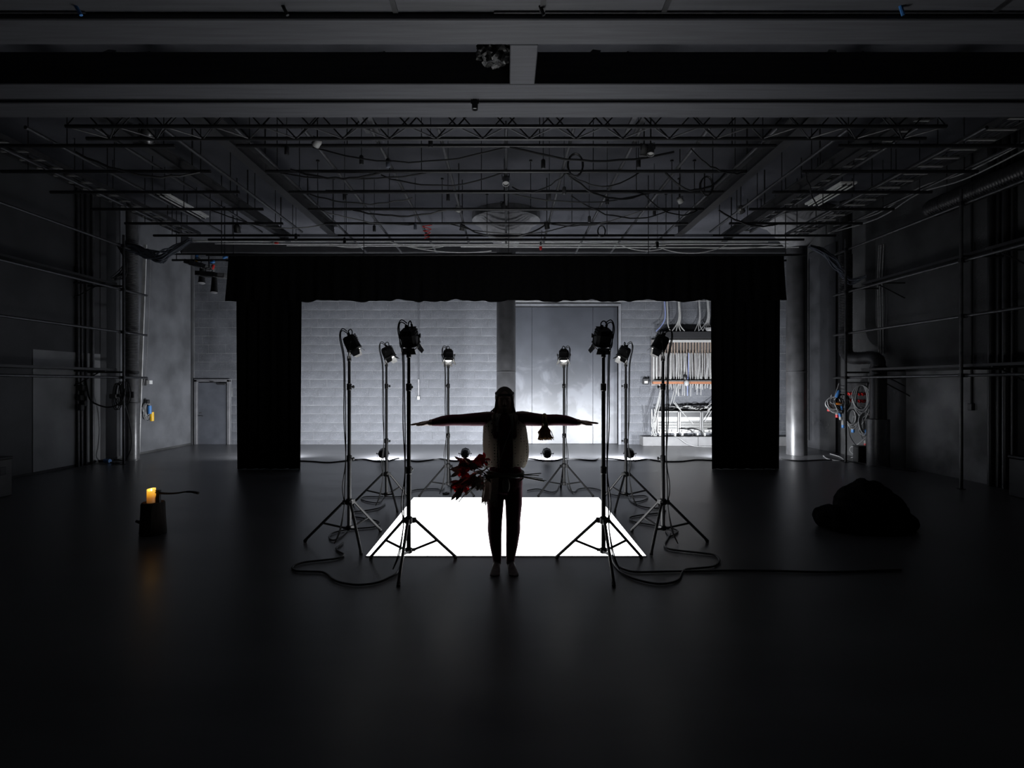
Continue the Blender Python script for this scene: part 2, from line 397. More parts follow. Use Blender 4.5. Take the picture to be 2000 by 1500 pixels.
# ---- longitudinal steel beams of the ceiling
def ibeam(x, y0, y1, z, w_, d, label):
    m = MB(); m.b2(x - w_ / 2, x + w_ / 2, y0, y1, z, z + .012); m.b2(x - w_ / 2, x + w_ / 2, y0, y1, z + d - .012, z + d); m.b2(x - .008, x + .008, y0, y1, z + .012, z + d - .012)
    return one('steel_beam', m, M['ibeam'], label, 'beam', kind='structure', smooth=False)
ibeam(-3.80, 6.1, 11.75, 4.96, .16, .22, 'left inner steel beam running back above the grid')
ibeam(3.80, 6.1, 11.75, 4.96, .16, .22, 'right inner steel beam running back above the grid')
ibeam(-4.95, 6.1, 12.1, 4.93, .12, .18, 'left outer steel beam running back towards the curtain')
ibeam(4.95, 6.1, 12.1, 4.93, .12, .18, 'right outer steel beam running back towards the curtain')
for s, nm in ((-1, 'left'), (1, 'right')):
    for k, y in enumerate((6.6, 8.4, 10.2, 11.7)):
        for x in (3.8, 4.95):
            one('hanger_rod', MB().cyl((s * x, y, 5.08), (s * x, y, ZC), .012, n=6), M['pipe'], '%s rod from the truss on the %s %s steel beam' % (ORD[k], nm, 'inner' if x < 4 else 'outer'), 'hanger', group='hanger rods of the steel beams')
# ================================================================== LUMINOUS FLOOR PANEL
pn = thing('luminous_floor', 'large square luminous white floor panel behind the performer', 'light panel', (0, 6.596, 0))
PW, PY0, PY1 = 1.379, 5.246, 7.946
M['panel'] = emis('panel_glow', (.97, .985, 1.0), PANEL_STRENGTH)
for i in range(3):
    x0 = -PW + i * 2 * PW / 3; part(pn, 'diffuser', MB().b2(x0, x0 + 2 * PW / 3, PY0 + .001, PY1 - .001, .002, .006), M['panel'], smooth=False)
fm = MB()
fm.b2(-PW - .006, PW + .006, PY0 - .006, PY0 - .0005, 0, .007).b2(-PW - .006, PW + .006, PY1 + .0005, PY1 + .006, 0, .007).b2(-PW - .006, -PW - .0005, PY0, PY1, 0, .007).b2(PW + .0005, PW + .006, PY0, PY1, 0, .007)
part(pn, 'frame', fm, M['dark'], smooth=False)
# ================================================================== LIGHT STANDS (single leg of each tripod points to +X local)
def build_stand():
    t = thing('light_stand', 'x', 'light stand', (0, 0, 0), group='lamp stands around the glowing panel')
    R, zh, zb = .4836, .43, .165
    part(t, 'lower_tube', MB().cyl((0, 0, .13), (0, 0, .90), .021, n=14), M['steel'])
    part(t, 'middle_tube', MB().cyl((0, 0, .88), (0, 0, 1.67), .0185, n=14), M['steel'])
    part(t, 'upper_tube', MB().cyl((0, 0, 1.66), (0, 0, 1.965), .0150, n=14), M['steel'])
    for z, r in ((.90, .028), (1.67, .026)):
        c = part(t, 'collar', MB().lathe([(r - .006, -.035), (r, -.03), (r, .03), (r - .006, .035)], (0, 0, z), n=14), M['steel'])
        k = MB().cyl((0, 0, z), (-.05, .015, z), .006, n=6).lathe([(.009, .042), (.017, .045), (.017, .056), (.009, .06)], (0, 0, z), (-1, .3, 0), n=8)
        part(c, 'knob', k, M['steel'])
    part(t, 'spigot', MB().cyl((0, 0, 1.96), (0, 0, 2.0), .012, n=10).lathe([(.016, 1.945), (.022, 1.95), (.022, 1.985), (.016, 1.99)], n=12), M['steel'])
    hub = MB().lathe([(.026, zh - .03), (.036, zh - .02), (.036, zh + .03), (.026, zh + .04)], n=14)
    low = MB().lathe([(.024, zb - .035), (.033, zb - .03), (.033, zb + .01), (.024, zb + .015)], n=14)
    for i in range(3):
        a = i * 2 * PI / 3; d = Vector((math.cos(a), math.sin(a), 0)); q = Matrix.Rotation(a, 3, 'Z')
        hub.box(d * .052 + Vector((0, 0, zh)), (.034, .03, .045), q); low.box(d * .045 + Vector((0, 0, zb - .01)), (.035, .022, .024), q)
        foot = d * R + Vector((0, 0, .012)); top = d * .062 + Vector((0, 0, zh))
        lg = part(t, 'leg', MB().cyl(foot, top, .0145, n=8), M['steel'])
        part(lg, 'rubber_foot', MB().cyl(foot - Vector((0, 0, .012)) - d * .006, foot + (top - foot) * .05, .017, .0165, n=8), M['rubber'])
        p = foot.lerp(top, .47)
        part(t, 'brace', MB().cyl(d * .05 + Vector((0, 0, zb - .01)), p, .0115, n=6), M['steel'])
    part(t, 'leg_hub', hub, M['steel']); part(t, 'brace_hub', low, M['steel'])
    return t
stand0 = build_stand()
# ================================================================== STAND LAMPS: aim along +X local and 65 degrees down
M['lens'] = emis('lamp_lens', (1, .98, .95), LAMP_GLOW)
def build_lamp():
    t = thing('spotlight', 'x', 'spotlight', (0, 0, 0), group='spotlights on the stands')
    piv = Vector((.0, 0, 2.15)); tilt = math.radians(64)
    ax = Vector((math.cos(tilt), 0, -math.sin(tilt))); up = Vector((math.sin(tilt), 0, math.cos(tilt))); sd = Vector((0, 1, 0))
    rot = Matrix((ax, sd, up)).transposed()     # columns: axis, side, up
    def P(a, s, u): return piv + ax * a + sd * s + up * u
    piv = Vector((.02, 0, 2.15))
    # housing: chamfered body, slightly wider at the front
    rings = []
    for a, hw, hh in ((-.070, .050, .048), (-.062, .064, .060), (-.02, .072, .070), (.07, .074, .074), (.078, .079, .079), (.086, .079, .079)):
        c = .34; r = []
        for (s, u) in ((1 - c, -1), (1, -1 + c), (1, 1 - c), (1 - c, 1), (-1 + c, 1), (-1, 1 - c), (-1, -1 + c), (-1 + c, -1)): r.append(P(a, s * hw, u * hh))
        rings.append(r)
    body = part(t, 'housing', MB().loft(rings), M['lampb'], smooth=False)
    fins = MB()
    for k in range(4): fins.box(P(-.06 + k * .02, 0, .072), (.006, .10, .016), rot)
    for s in (-1, 1):
        for k in range(3): fins.box(P(-.05 + k * .025, s * .070, .0), (.008, .008, .08), rot)
    part(body, 'cooling_fins', fins, M['lampb'], smooth=False)
    part(body, 'cap', MB().cyl(P(-.068, .02, .01), P(-.10, .02, .01), .02, .014, n=10).cyl(P(-.068, -.03, .02), P(-.105, -.03, .02), .011, n=8), M['lampb'])
    hd = [P(-.075, .015, .045), P(-.105, .012, .06), P(-.125, -.008, .055), P(-.118, -.025, .03), P(-.085, -.03, .02)]
    part(body, 'rear_handle', MB().tube(spline(hd, 4), .006, 6), M['lampb'])
    part(t, 'lens', MB().lathe([(.055, .0), (.05, .012), (.03, .02), (.008, .023)], P(.083, 0, 0), ax, n=20), M['lens'])
    part(t, 'lens_ring', MB().lathe([(.056, 0), (.070, 0), (.072, .012), (.056, .012)], P(.086, 0, 0), ax, n=24, caps=False), M['barn'])
    # four barn doors opening outward
    for k in range(4):
        a = k * PI / 2; e = sd * math.cos(a) + up * math.sin(a); g = ax.cross(e)
        o0 = P(.098, 0, 0) + e * .068; out = (ax * .86 + e * .5).normalized(); L_ = .075 if k % 2 == 0 else .06; wb_ = .052; wt = .072 if k % 2 else .036
        pts = [o0 - g * wb_, o0 + g * wb_, o0 + out * L_ + g * wt, o0 + out * L_ - g * wt]
        part(t, 'barn_door', MB().poly(pts, out.cross(g).normalized() * .002), M['barn'], smooth=False)
    # yoke with side knobs
    yk = [piv + Vector((0, -.088, 0)), piv + Vector((-.004, -.094, -.03)), piv + Vector((-.012, -.088, -.10)), piv + Vector((-.018, -.04, -.145)), piv + Vector((-.02, 0, -.15)),
          piv + Vector((-.018, .04, -.145)), piv + Vector((-.012, .088, -.10)), piv + Vector((-.004, .094, -.03)), piv + Vector((0, .088, 0))]
    part(t, 'yoke', MB().tube(spline(yk, 3), .0085, 6, flat=.45), M['lampb'])
    for s in (-1, 1):
        part(t, 'knob', MB().lathe([(.006, 0), (.006, .018), (.014, .02), (.014, .03), (.006, .033)], piv + Vector((0, s * .072, 0)), (0, s, 0), n=8).box(piv + Vector((0, s * .103, .0)), (.008, .01, .04)), M['lampb'])
    part(t, 'bracket', MB().lathe([(.02, -.20), (.02, -.15), (.012, -.145)], piv + Vector((-.02, 0, 0)), n=10), M['lampb'])
    return t
lamp0 = build_lamp()
SP = [((-.904, 4.945), -PI / 2, 'front left'), ((.904, 4.945), -PI / 2, 'front right'), ((-1.685, 5.72), PI, 'outer left'), ((1.685, 5.72), 0, 'outer right'),
      ((-1.68, 7.475), PI, 'far outer left'), ((1.68, 7.475), 0, 'far outer right'), ((-.897, 8.255), PI / 2, 'back left'), ((.897, 8.255), PI / 2, 'back right')]
where = ['at the near left corner of the glowing panel', 'at the near right corner of the glowing panel', 'beside the left edge of the panel, nearer one',
         'beside the right edge of the panel, nearer one', 'beside the left edge of the panel, farther one', 'beside the right edge of the panel, farther one',
         'behind the far left corner of the panel', 'behind the far right corner of the panel']
for i, ((x, y), a, nm) in enumerate(SP):
    st = stand0 if i == 0 else copy_tree(stand0); st.location = (x, y, 0); st.rotation_euler.z = a
    st['label'] = 'black tripod light stand ' + where[i]; st['group'] = 'lamp stands around the glowing panel'
    lp = lamp0 if i == 0 else copy_tree(lamp0); lp.location = (x, y, 0)
    tx, ty = (0.0 if abs(x) < 1 else .0), 6.6
    lp.rotation_euler.z = math.atan2((6.6 - y), -x * .35) if abs(x) < 1 else math.atan2((6.6 - y) * .3, -x)
    lp['label'] = 'small black spotlight tilted down on stand ' + where[i]
# cables of the lamps: from lamp down the pole to the floor
def cable(pts, r, label, m='rubber', group=None, per=5, n=6):
    return one('cable', MB().tube(spline(pts, per), r, n), M[m], label, 'cable', group)
for i, ((x, y), a, nm) in enumerate(SP):
    s = -1 if x < 0 else 1; o = .035 * s
    for k in range(2):
        j = .012 * k; b = Vector((x, y, 0)); q = [b + Vector((-.0 * s + o * .3, -.03, 2.24 + .02 * k)), b + Vector((o + .03 * s, -.035, 2.27 + .02 * k)), b + Vector((o * 1.5 + .03 * s + j * s, -.03, 2.20)), b + Vector((o * 1.2 + j * s, -.032, 1.98)),
             b + Vector((o + j * s, -.03, 1.68)), b + Vector((o * .8 + j * s * 1.5, -.034, 1.3)), b + Vector((o * .8, -.032, .9)), b + Vector((o * 1.1 + j * s * 2, -.034, .6)), b + Vector((o * 1.2, -.04, .40)), b + Vector((o * 2.0 + j * s, -.07, .15)), b + Vector((o * 3.5, -.12, .02))]
        cable(q, .0055, ('%s lamp cable hanging down the stand ' % ('inner', 'outer')[k]) + where[i], group='lamp cables down the stands')
# floor cables traced where they lie
def floorcable(px, r, label, m='rubber'):
    return cable([Fp(a, b, .012) for a, b in px], r, label, m, per=6)
floorcable([(788, 1088), (776, 1117), (760, 1128), (735, 1138), (700, 1142), (668, 1138), (650, 1131), (640, 1122), (628, 1117), (600, 1116), (580, 1115), (571, 1110), (576, 1104), (595, 1098), (630, 1094), (655, 1091), (668, 1087), (671, 1082), (660, 1076), (657, 1070), (664, 1065), (670, 1060)], .010, 'thick black cable looping on the floor at near left stand')
floorcable([(678, 1036), (668, 1046), (652, 1055), (643, 1050), (648, 1042), (668, 1036), (700, 1032), (730, 1029), (741, 1023), (735, 1017), (710, 1012), (692, 1009), (684, 1006), (690, 1000), (715, 997), (740, 992), (752, 984)], .009, 'black cable coiled under the nearer left-edge stand')
floorcable([(752, 966), (744, 978), (736, 982), (715, 979), (705, 974), (715, 970), (745, 970), (780, 970), (800, 966), (806, 958), (830, 955), (855, 955), (862, 958), (868, 952)], .008, 'black cable lying between the two left rear stands')
floorcable([(874, 948), (884, 952), (890, 956), (905, 957), (925, 954), (945, 953)], .008, 'short black cable behind the back left stand')
floorcable([(1030, 958), (1050, 955), (1076, 961), (1087, 958), (1092, 948)], .008, 'short black cable behind the back right stand')
floorcable([(1108, 948), (1114, 957), (1122, 961), (1130, 955), (1150, 953), (1165, 955), (1180, 960), (1200, 967), (1230, 969), (1258, 968), (1265, 973), (1250, 979), (1236, 980)], .008, 'black cable lying between the two right rear stands')
floorcable([(1228, 968), (1232, 978), (1250, 988), (1270, 992), (1290, 993), (1300, 998), (1285, 1002), (1250, 1006), (1230, 1011), (1236, 1018), (1255, 1022), (1285, 1027), (1310, 1031), (1324, 1037), (1318, 1043), (1308, 1046), (1300, 1036)], .009, 'black cable coiled under the nearer right-edge stand')
floorcable([(1310, 1042), (1303, 1054), (1298, 1064), (1304, 1071), (1325, 1075), (1370, 1080), (1395, 1084), (1405, 1094), (1396, 1105), (1370, 1109), (1340, 1112), (1331, 1120), (1326, 1131), (1310, 1138), (1285, 1140), (1255, 1135), (1228, 1126), (1210, 1114), (1198, 1098), (1190, 1075)], .010, 'thick black cable looping on the floor at near right stand')
floorcable([(1196, 1085), (1206, 1104), (1222, 1113), (1245, 1117), (1300, 1116), (1370, 1115), (1440, 1114), (1520, 1115), (1620, 1117), (1760, 1113)], .010, 'long black cable running off across the dark right floor')
floorcable([(585, 900), (610, 901), (640, 903), (665, 901), (690, 898), (712, 897), (735, 901), (757, 900), (780, 895), (800, 899), (815, 901), (835, 899), (860, 896), (885, 900), (905, 899), (925, 900), (945, 896), (970, 896), (1010, 898), (1035, 896), (1060, 899), (1085, 899), (1105, 895), (1130, 897), (1160, 899), (1172, 895), (1195, 896), (1225, 899), (1245, 899), (1265, 897), (1295, 901), (1330, 901), (1360, 898), (1392, 899)], .014, 'long black cable joining the floor floodlights')
one('floor_disc', MB().lathe([(.03, 0), (.055, 0), (.055, .018), (.03, .018), (.03, 0)], Fp(871, 964), n=16, caps=False), M['dark'], 'tiny dark disc lying on the floor behind the left stands', 'disc')
# ================================================================== FLOOR FLOODLIGHTS
def build_par():
    t = thing('floor_floodlight', 'x', 'floodlight', (0, 0, 0), group='floodlights on the floor facing the back wall')
    z = .165; ax = Vector((0, 1, .10)).normalized(); o = Vector((0, 0, z))
    can = part(t, 'can', MB().lathe([(.04, -.12), (.075, -.10), (.098, -.055), (.102, -.03), (.102, .10), (.108, .105), (.108, .125), (.098, .125), (.096, .02)], o, ax, n=8), M['lampb'], smooth=False)
    part(can, 'cap', MB().lathe([(.035, -.15), (.042, -.145), (.042, -.115)], o, ax, n=10), M['lampb'])
    part(t, 'lens', MB().lathe([(.09, 0), (.07, .012), (.02, .02)], o + ax * .09, ax, n=16), emis('flood_lens', (1, .98, .96), 6.0))
    yk = [(-.118, 0, z), (-.122, 0, .06), (-.11, 0, .012), (.11, 0, .012), (.122, 0, .06), (.118, 0, z)]
    part(t, 'yoke', MB().tube(yk, .008, 6, flat=.5), M['gpipe'])
    for s in (-1, 1): part(t, 'knob', MB().lathe([(.007, -.02), (.007, .015), (.016, .018), (.016, .032), (.006, .035)], (s * .112, 0, z), (s, 0, 0), n=8), M['lampb'])
    bs = MB()
    for s in (-1, 1): bs.box((s * .10, 0, .008), (.03, .2, .016))
    part(t, 'base', bs, M['lampb'], smooth=False)
    return t
par0 = build_par(); PX = [-2.72, -.905, .905, 2.73]
pl = ['farthest left of the row of four', 'second from the left, beside the flowers', 'second from the right, beside the tassel', 'farthest right of the row of four']
for i, x in enumerate(PX):
    p = par0 if i == 0 else copy_tree(par0); p.location = (x, 11.75, 0); p['label'] = 'black floor floodlight aimed at the wall, ' + pl[i]
pars = [o for o in COL.objects if o.name.startswith('floor_floodlight')]
for i, x in enumerate((-5.2, 5.2)):          # two more of the row, standing behind the curtain legs
    p = copy_tree(par0); p.location = (x, 11.9, 0); p['label'] = 'black floor floodlight standing behind the %s curtain leg' % ('left', 'right')[i]
    p.rotation_euler.z = (.25, -.25)[i]; pars.append(p)
for i, p in enumerate(pars):
    ld = bpy.data.lights.new('flood_beam', 'AREA'); ld.shape = 'DISK'; ld.size = .17; ld.energy = PAR_WATTS * (1, 1, 1, 1, .8, 1.0)[i]; ld.color = (.93, .96, 1.0)
    lo = bpy.data.objects.new('flood_beam', ld); COL.objects.link(lo); lo.parent = p; lo.location = (0, .14, .18); lo.rotation_euler = (math.radians(90 + FLOOD_TILT), 0, 0)
# ================================================================== CURTAINS
def drape(name, label, x0, x1, y, z0, z1, per, amp, hem=0.0, sidecurve=0.0, phase=0.0):
    nx = int((x1 - x0) / .028); nz = 14; fr_, bk = [], []
    for j in range(nz + 1):
        t = j / nz; r1, r2 = [], []
        for i in range(nx + 1):
            u = i / nx; x = x0 + u * (x1 - x0)
            f = amp * (.35 + .65 * (1 - t)) * (math.sin(2 * PI * x / per + phase) + .45 * math.sin(2 * PI * x / per * 1.73 + 1.1 + phase))
            zz = z0 + (z1 - z0) * t
            if hem: zz += (1 - t) ** 3 * hem * (math.sin(x * 5.1) * .5 + math.sin(x * 11.7 + .6) * .35 + math.sin(x * 23.) * .2)
            dx = sidecurve * (1 - t) ** 1.3 * ((-1 if u < .5 else 1) * (abs(u - .5) * 2) ** 8)
            r1.append(Vector((x + dx, y + f - .004, zz))); r2.append(Vector((x + dx, y + f + .004, zz)))
        fr_.append(r1); bk.append(r2)
    rings = [a + b[::-1] for a, b in zip(fr_, bk)]
    return one(name, MB().loft(rings), M['drape'], label, 'curtain', org=((x0 + x1) / 2, y, z0))
CY = 10.6
drape('curtain_border', 'wide black masking curtain hung across the top of the opening', (453 - VX) * CY / FPX, (1525 - VX) * CY / FPX, CY - .12, H + 160.5 * CY / FPX, H + 247 * CY / FPX, .30, .022, hem=.035, sidecurve=.06)
drape('side_curtain', 'tall black curtain leg hanging at the left of the opening', (459 - VX) * CY / FPX, (588 - VX) * CY / FPX, CY + .05, .0012, 4.15, .21, .03, phase=.7, sidecurve=-.02)
drape('side_curtain', 'tall black curtain leg hanging at the right of the opening', (1390 - VX) * CY / FPX, (1526 - VX) * CY / FPX, CY + .05, .0012, 4.15, .21, .03, phase=2.1, sidecurve=-.02)
pb = one('curtain_pipe', MB().cyl((-5.9, CY - .12, 4.24), (5.9, CY - .12, 4.24), .024), M['pipe'], 'black pipe carrying the wide masking curtain', 'pipe')
one('curtain_pipe', MB().cyl((-5.6, CY + .05, 4.17), (5.6, CY + .05, 4.17), .02), M['pipe'], 'black pipe behind the border carrying the curtain legs', 'pipe')
for k, x in enumerate((-5.6, -2.8, 0.05, 2.8, 5.5)):
    one('hanger_rod', MB().cyl((x, CY - .12, 4.25), (x, CY - .12, ZC), .008, n=6), M['pipe'], '%s thin rod from the left holding the curtain pipe' % ORD[k], 'hanger', group='rods holding the curtain pipe')
# ================================================================== CEILING RIG
ZG = 4.90
GY = [7.155 + .865 * k for k in range(6)]
for k, y in enumerate(GY + [11.8]):
    for nm, x0, x1 in (('middle', -3.62, 3.62), ('left', -7.6, -4.45), ('right', 4.45, 7.1)):
        if k == 6: 
            if nm != 'middle': continue
            x0, x1 = -6.6, 6.6
        one('grid_pipe', MB().cyl((x0, y, ZG), (x1, y, ZG), .026, n=10), M['pipe'],
            ('%s black cross pipe behind the truss, %s section' % (ORD[k], nm)) if k < 6 else 'long black cross pipe just above the masking curtain', 'pipe', 'cross pipes of the lighting grid')
one('grid_pipe', MB().cyl((-3.1, 9.15, 5.02), (3.3, 9.15, 5.02), .016, n=8), M['pipe'], 'thin black cross pipe just above the third row', 'pipe', 'cross pipes of the lighting grid')
kx = [k for k in range(-8, 9)]
for k in kx:
    x = .862 * k + (.0 if abs(k) < 5 else .06 * (1 if k > 0 else -1))
    one('grid_pipe', MB().cyl((x, 6.75, ZG + .055), (x, 11.4 if abs(k) > 4 else 13.2 if abs(k) > 1 else 12.3, ZG + .055), .024, n=10), M['gpipe'] if k in (-3, -2, -1, 1, 2, 3) else M['rail'],
        'grey lengthwise grid pipe, %s' % ('in the middle of the ceiling' if k == 0 else '%s one %s of the middle' % (ORD[abs(k) - 1], 'left' if k < 0 else 'right')), 'pipe', 'lengthwise pipes of the lighting grid')
rn = 0
rnd = random.Random(3)
for k, y in enumerate(GY):
    jj = 0
    for j in range(-4, 5):
        if (j + 2 * k) % 3 == 0 or abs(j) == 4:
            x = .862 * j + (.45 if abs(j) < 4 else .0); x = max(-3.55, min(3.55, x)); rn += 1
            one('hanger_rod', MB().cyl((x, y, ZG + .02), (x, y, ZC), .007, n=6).cyl((x, y, ZC - .03), (x, y, ZC), .03, n=8), M['pipe'], '%s rod from the left above the middle of the %s cross pipe' % (ORD[jj], ORD[k]), 'hanger', 'rods hanging the cross pipes'); jj += 1
    for jj, x in enumerate((-7.2, -5.9, -4.6, 4.6, 5.8, 6.9)):
        one('hanger_rod', MB().cyl((x, y, ZG + .02), (x, y, ZC), .007, n=6), M['pipe'], '%s rod on the %s section of the %s cross pipe' % (ORD[jj % 3], 'left' if x < 0 else 'right', ORD[k]), 'hanger', 'rods hanging the cross pipes')
# ---- lattice truss
tr = thing('lattice_truss', 'long black lattice truss just behind the wide beams', 'truss', (0, 6.56, 4.8))
TX = 5.3
for (y, z) in ((6.41, 4.8), (6.73, 4.8), (6.41, 5.12), (6.73, 5.12)):
    part(tr, 'chord', MB().cyl((-TX, y, z), (TX, y, z), .024, n=10), M['pipe'])
n = 36; st_ = 2 * TX / n
for i in range(n):
    x0 = -TX + i * st_; x1 = x0 + st_; a, b = (6.41, 6.73) if i % 2 == 0 else (6.73, 6.41)
    part(tr, 'brace', MB().cyl((x0, a, 4.8), (x1, b, 4.8), .009, n=6), M['gpipe'])
    if i % 2 == 0: part(tr, 'brace', MB().cyl((x0, 6.41, 4.8), (x1, 6.41, 5.12), .009, n=6).cyl((x1, 6.41, 5.12), (x1 + st_, 6.41, 4.8), .009, n=6), M['pipe'])
    else: part(tr, 'brace', MB().cyl((x0 - st_, 6.73, 5.12), (x0, 6.73, 4.8), .009, n=6).cyl((x0, 6.73, 4.8), (x1, 6.73, 5.12), .009, n=6), M['pipe'])
for x in (-4.4, -1.5, 1.5, 4.4): part(tr, 'hanger', MB().cyl((x, 6.57, 5.12), (x, 6.57, ZC), .014, n=6), M['pipe'])
for k, x in enumerate((-1.75, 1.65)):
    one('strut_pair', MB().b2(x - .09, x - .03, 6.3, 7.0, ZG + .09, ZG + .13).b2(x + .03, x + .09, 6.3, 7.0, ZG + .09, ZG + .13), M['gpipe'], 'pair of grey channel struts lying over the truss, %s' % ('left', 'right')[k], 'strut', smooth=False)
# ---- cable ladders along both sides
def ladder(x, w_, y0, y1, z, label):
    t = thing('cable_ladder', label, 'cable tray', (x, y0, z))
    for s in (-1, 1): part(t, 'rail', MB().b2(x + s * w_ / 2 - .012, x + s * w_ / 2 + .012, y0, y1, z, z + .07), M['rail'], smooth=False)
    y = y0 + .1
    while y < y1:
        part(t, 'rung', MB().b2(x - w_ / 2, x + w_ / 2, y - .018, y + .018, z + .004, z + .026), M['white'], smooth=False); y += .30
    for y in (y0 + .5, (y0 + y1) / 2, y1 - .5): [part(t, 'hanger', MB().cyl((x + s * w_ / 2, y, z + .05), (x + s * w_ / 2, y, ZC), .008, n=6), M['pipe']) for s in (-1, 1)]
    for q in range(4):
        xx = x - w_ / 2 + .06 + q * (w_ - .12) / 3
        part(t, 'cable', MB().tube(spline([(xx + rnd.uniform(-.04, .04), y0 + i * (y1 - y0) / 8, z + .04) for i in range(9)], 3), .012, 6), M['rubber'])
    return t
ladder(-7.1, .42, 6.4, 12.0, 5.05, 'steel cable ladder under the ceiling along the left wall')
ladder(6.6, .42, 6.4, 12.2, 5.08, 'steel cable ladder under the ceiling along the right wall')
ladder(5.5, .30, 7.0, 12.3, 5.2, 'narrow steel cable ladder beside the right outer steel beam')
# ---- fluorescent fittings
def fluo(x, y0, y1, z, label):
    t = thing('fluorescent_fitting', label, 'ceiling light', (x, (y0 + y1) / 2, z))
    part(t, 'housing', MB().bbox((x, (y0 + y1) / 2, z + .05), (.30, y1 - y0, .04), .006), M['line'], smooth=False)
    for s in (-1, 0, 1): part(t, 'tube', MB().cyl((x + s * .10, y0 + .05, z + .005), (x + s * .10, y1 - .05, z + .005), .014, n=10), M['line'])
    for s in (-.5, .5): part(t, 'divider', MB().b2(x + s * .1 - .006, x + s * .1 + .006, y0, y1, z - .005, z + .03), M['dark'], smooth=False)
    for y in (y0 + .2, y1 - .2): part(t, 'hanger', MB().cyl((x, y, z + .06), (x, y, ZC), .006, n=6), M['pipe'])
fluo(-6.45, 9.86, 11.3, 5.2, 'unlit pale fluorescent fitting hanging on the left')
fluo(6.12, 9.5, 10.65, 5.25, 'unlit pale fluorescent fitting hanging on the right')
# ---- pale conduits and cables that run across above the curtain
yy = 12.2
for k, (py, x0, x1, dy, m, r) in enumerate(((471, 375, 1545, 0, 'line', .016), (476, 420, 1540, .1, 'line', .014), (479.5, 560, 1300, -.1, 'line', .016), (482, 900, 1560, .15, 'line', .012), (496.0, 440, 1000, -1.67, 'gpipe', .014), (497, 980, 1530, -1.66, 'line', .012), (473.5, 980, 1500, .05, 'line', .010))):
    Y = yy + dy; a = Wp(x0, py, Y); b = Wp(x1, py + (.8 if k % 2 else -1.2), Y)
    one('conduit', MB().tube(sag(a, b, .012, 20, .004), r, 6), M[m], '%s pale line from the top of those crossing above the curtain' % ORD[k], 'conduit', 'pale lines crossing above the curtain')
for k, (px0, py0, px1, py1, d) in enumerate(((760, 472, 960, 490, .12), (790, 478, 870, 480, .07), (1210, 478, 1300, 484, .10), (1290, 484, 1420, 478, .16), (1370, 484, 1520, 478, .05), (640, 476, 720, 480, .06))):
    one('cable', MB().tube(sag(Wp(px0, py0, 12.2), Wp(px1, py1, 12.2), d, 12), .010, 6), M['line'], '%s pale slack cable from the left above the masking curtain' % ORD[k], 'cable', 'pale slack cables above the curtain')
# ---- sagging black cables in the grid
sg = [((-2.6, 7.155), (0.0, 7.155), .22), ((.05, 7.155), (2.3, 7.3), .16), ((-3.2, 7.9), (-1.9, 8.02), .12), ((2.5, 7.2), (3.6, 8.0), .15), ((-3.4, 8.02), (-1.2, 8.02), .10),
      ((-1.9, 8.1), (-.05, 8.02), .20), ((.1, 8.6), (.9, 8.02), .18), ((.9, 8.02), (2.3, 8.9), .24), ((.1, 8.9), (2.4, 8.89), .16), ((1.1, 9.0), (3.0, 9.75), .28), ((.9, 8.02), (2.0, 8.02), .22),
      ((2.3, 8.9), (3.5, 9.75), .22), ((-2.8, 9.75), (-1.1, 9.75), .12), ((-3.4, 9.75), (-1.8, 10.6), .10), ((-1.1, 10.6), (1.4, 10.6), .22), ((-.9, 10.6), (.8, 10.6), .30), ((.9, 10.6), (2.5, 9.75), .14),
      ((-5.9, 7.3), (-4.6, 8.0), .2), ((-5.4, 9.75), (-3.6, 10.6), .2), ((4.5, 8.0), (5.8, 9.7), .2), ((3.9, 9.75), (5.4, 10.6), .15), ((-3.3, 8.9), (-1.6, 9.1), .15), ((2.4, 8.02), (3.3, 8.02), .3)]
sg.sort(key=lambda q: q[0][0] + q[1][0])
ORD2 = ORD + ['twenty-first', 'twenty-second', 'twenty-third', 'twenty-fourth']
for k, ((x0, y0), (x1, y1), d) in enumerate(sg):
    side = 'left half' if (x0 + x1) < -.3 else 'right half' if (x0 + x1) > .3 else 'middle'
    one('cable', MB().tube(sag((x0, y0, ZG - .02), (x1, y1, ZG - .02), d * .9, 12, .012), .011 if k % 3 else .016, 6), M['rubber'],
        '%s black cable from the left sagging below the grid, in its %s' % (ORD2[k], side), 'cable', 'cables sagging below the grid')
for k, (x, y, r) in enumerate(((3.05, 8.1, .13), (.95, 7.3, .14), (1.9, 10.6, .1))):
    pts = []
    for i in range(60):
        a = i / 60 * 2 * PI * 4.0; pts.append((x + r * .75 * math.sin(a) * (1 + .06 * math.sin(i)), y + .02 * math.sin(a * .7), ZG - .06 - r - r * 1.1 * -math.cos(a)))
    one('cable_coil', MB().tube(pts, .009, 5), M['rubber'], ['black cable coil hanging right of the sixth drop socket', 'black cable coil hanging just behind the truss', 'small black cable coil hanging near the curtain'][k], 'cable coil')
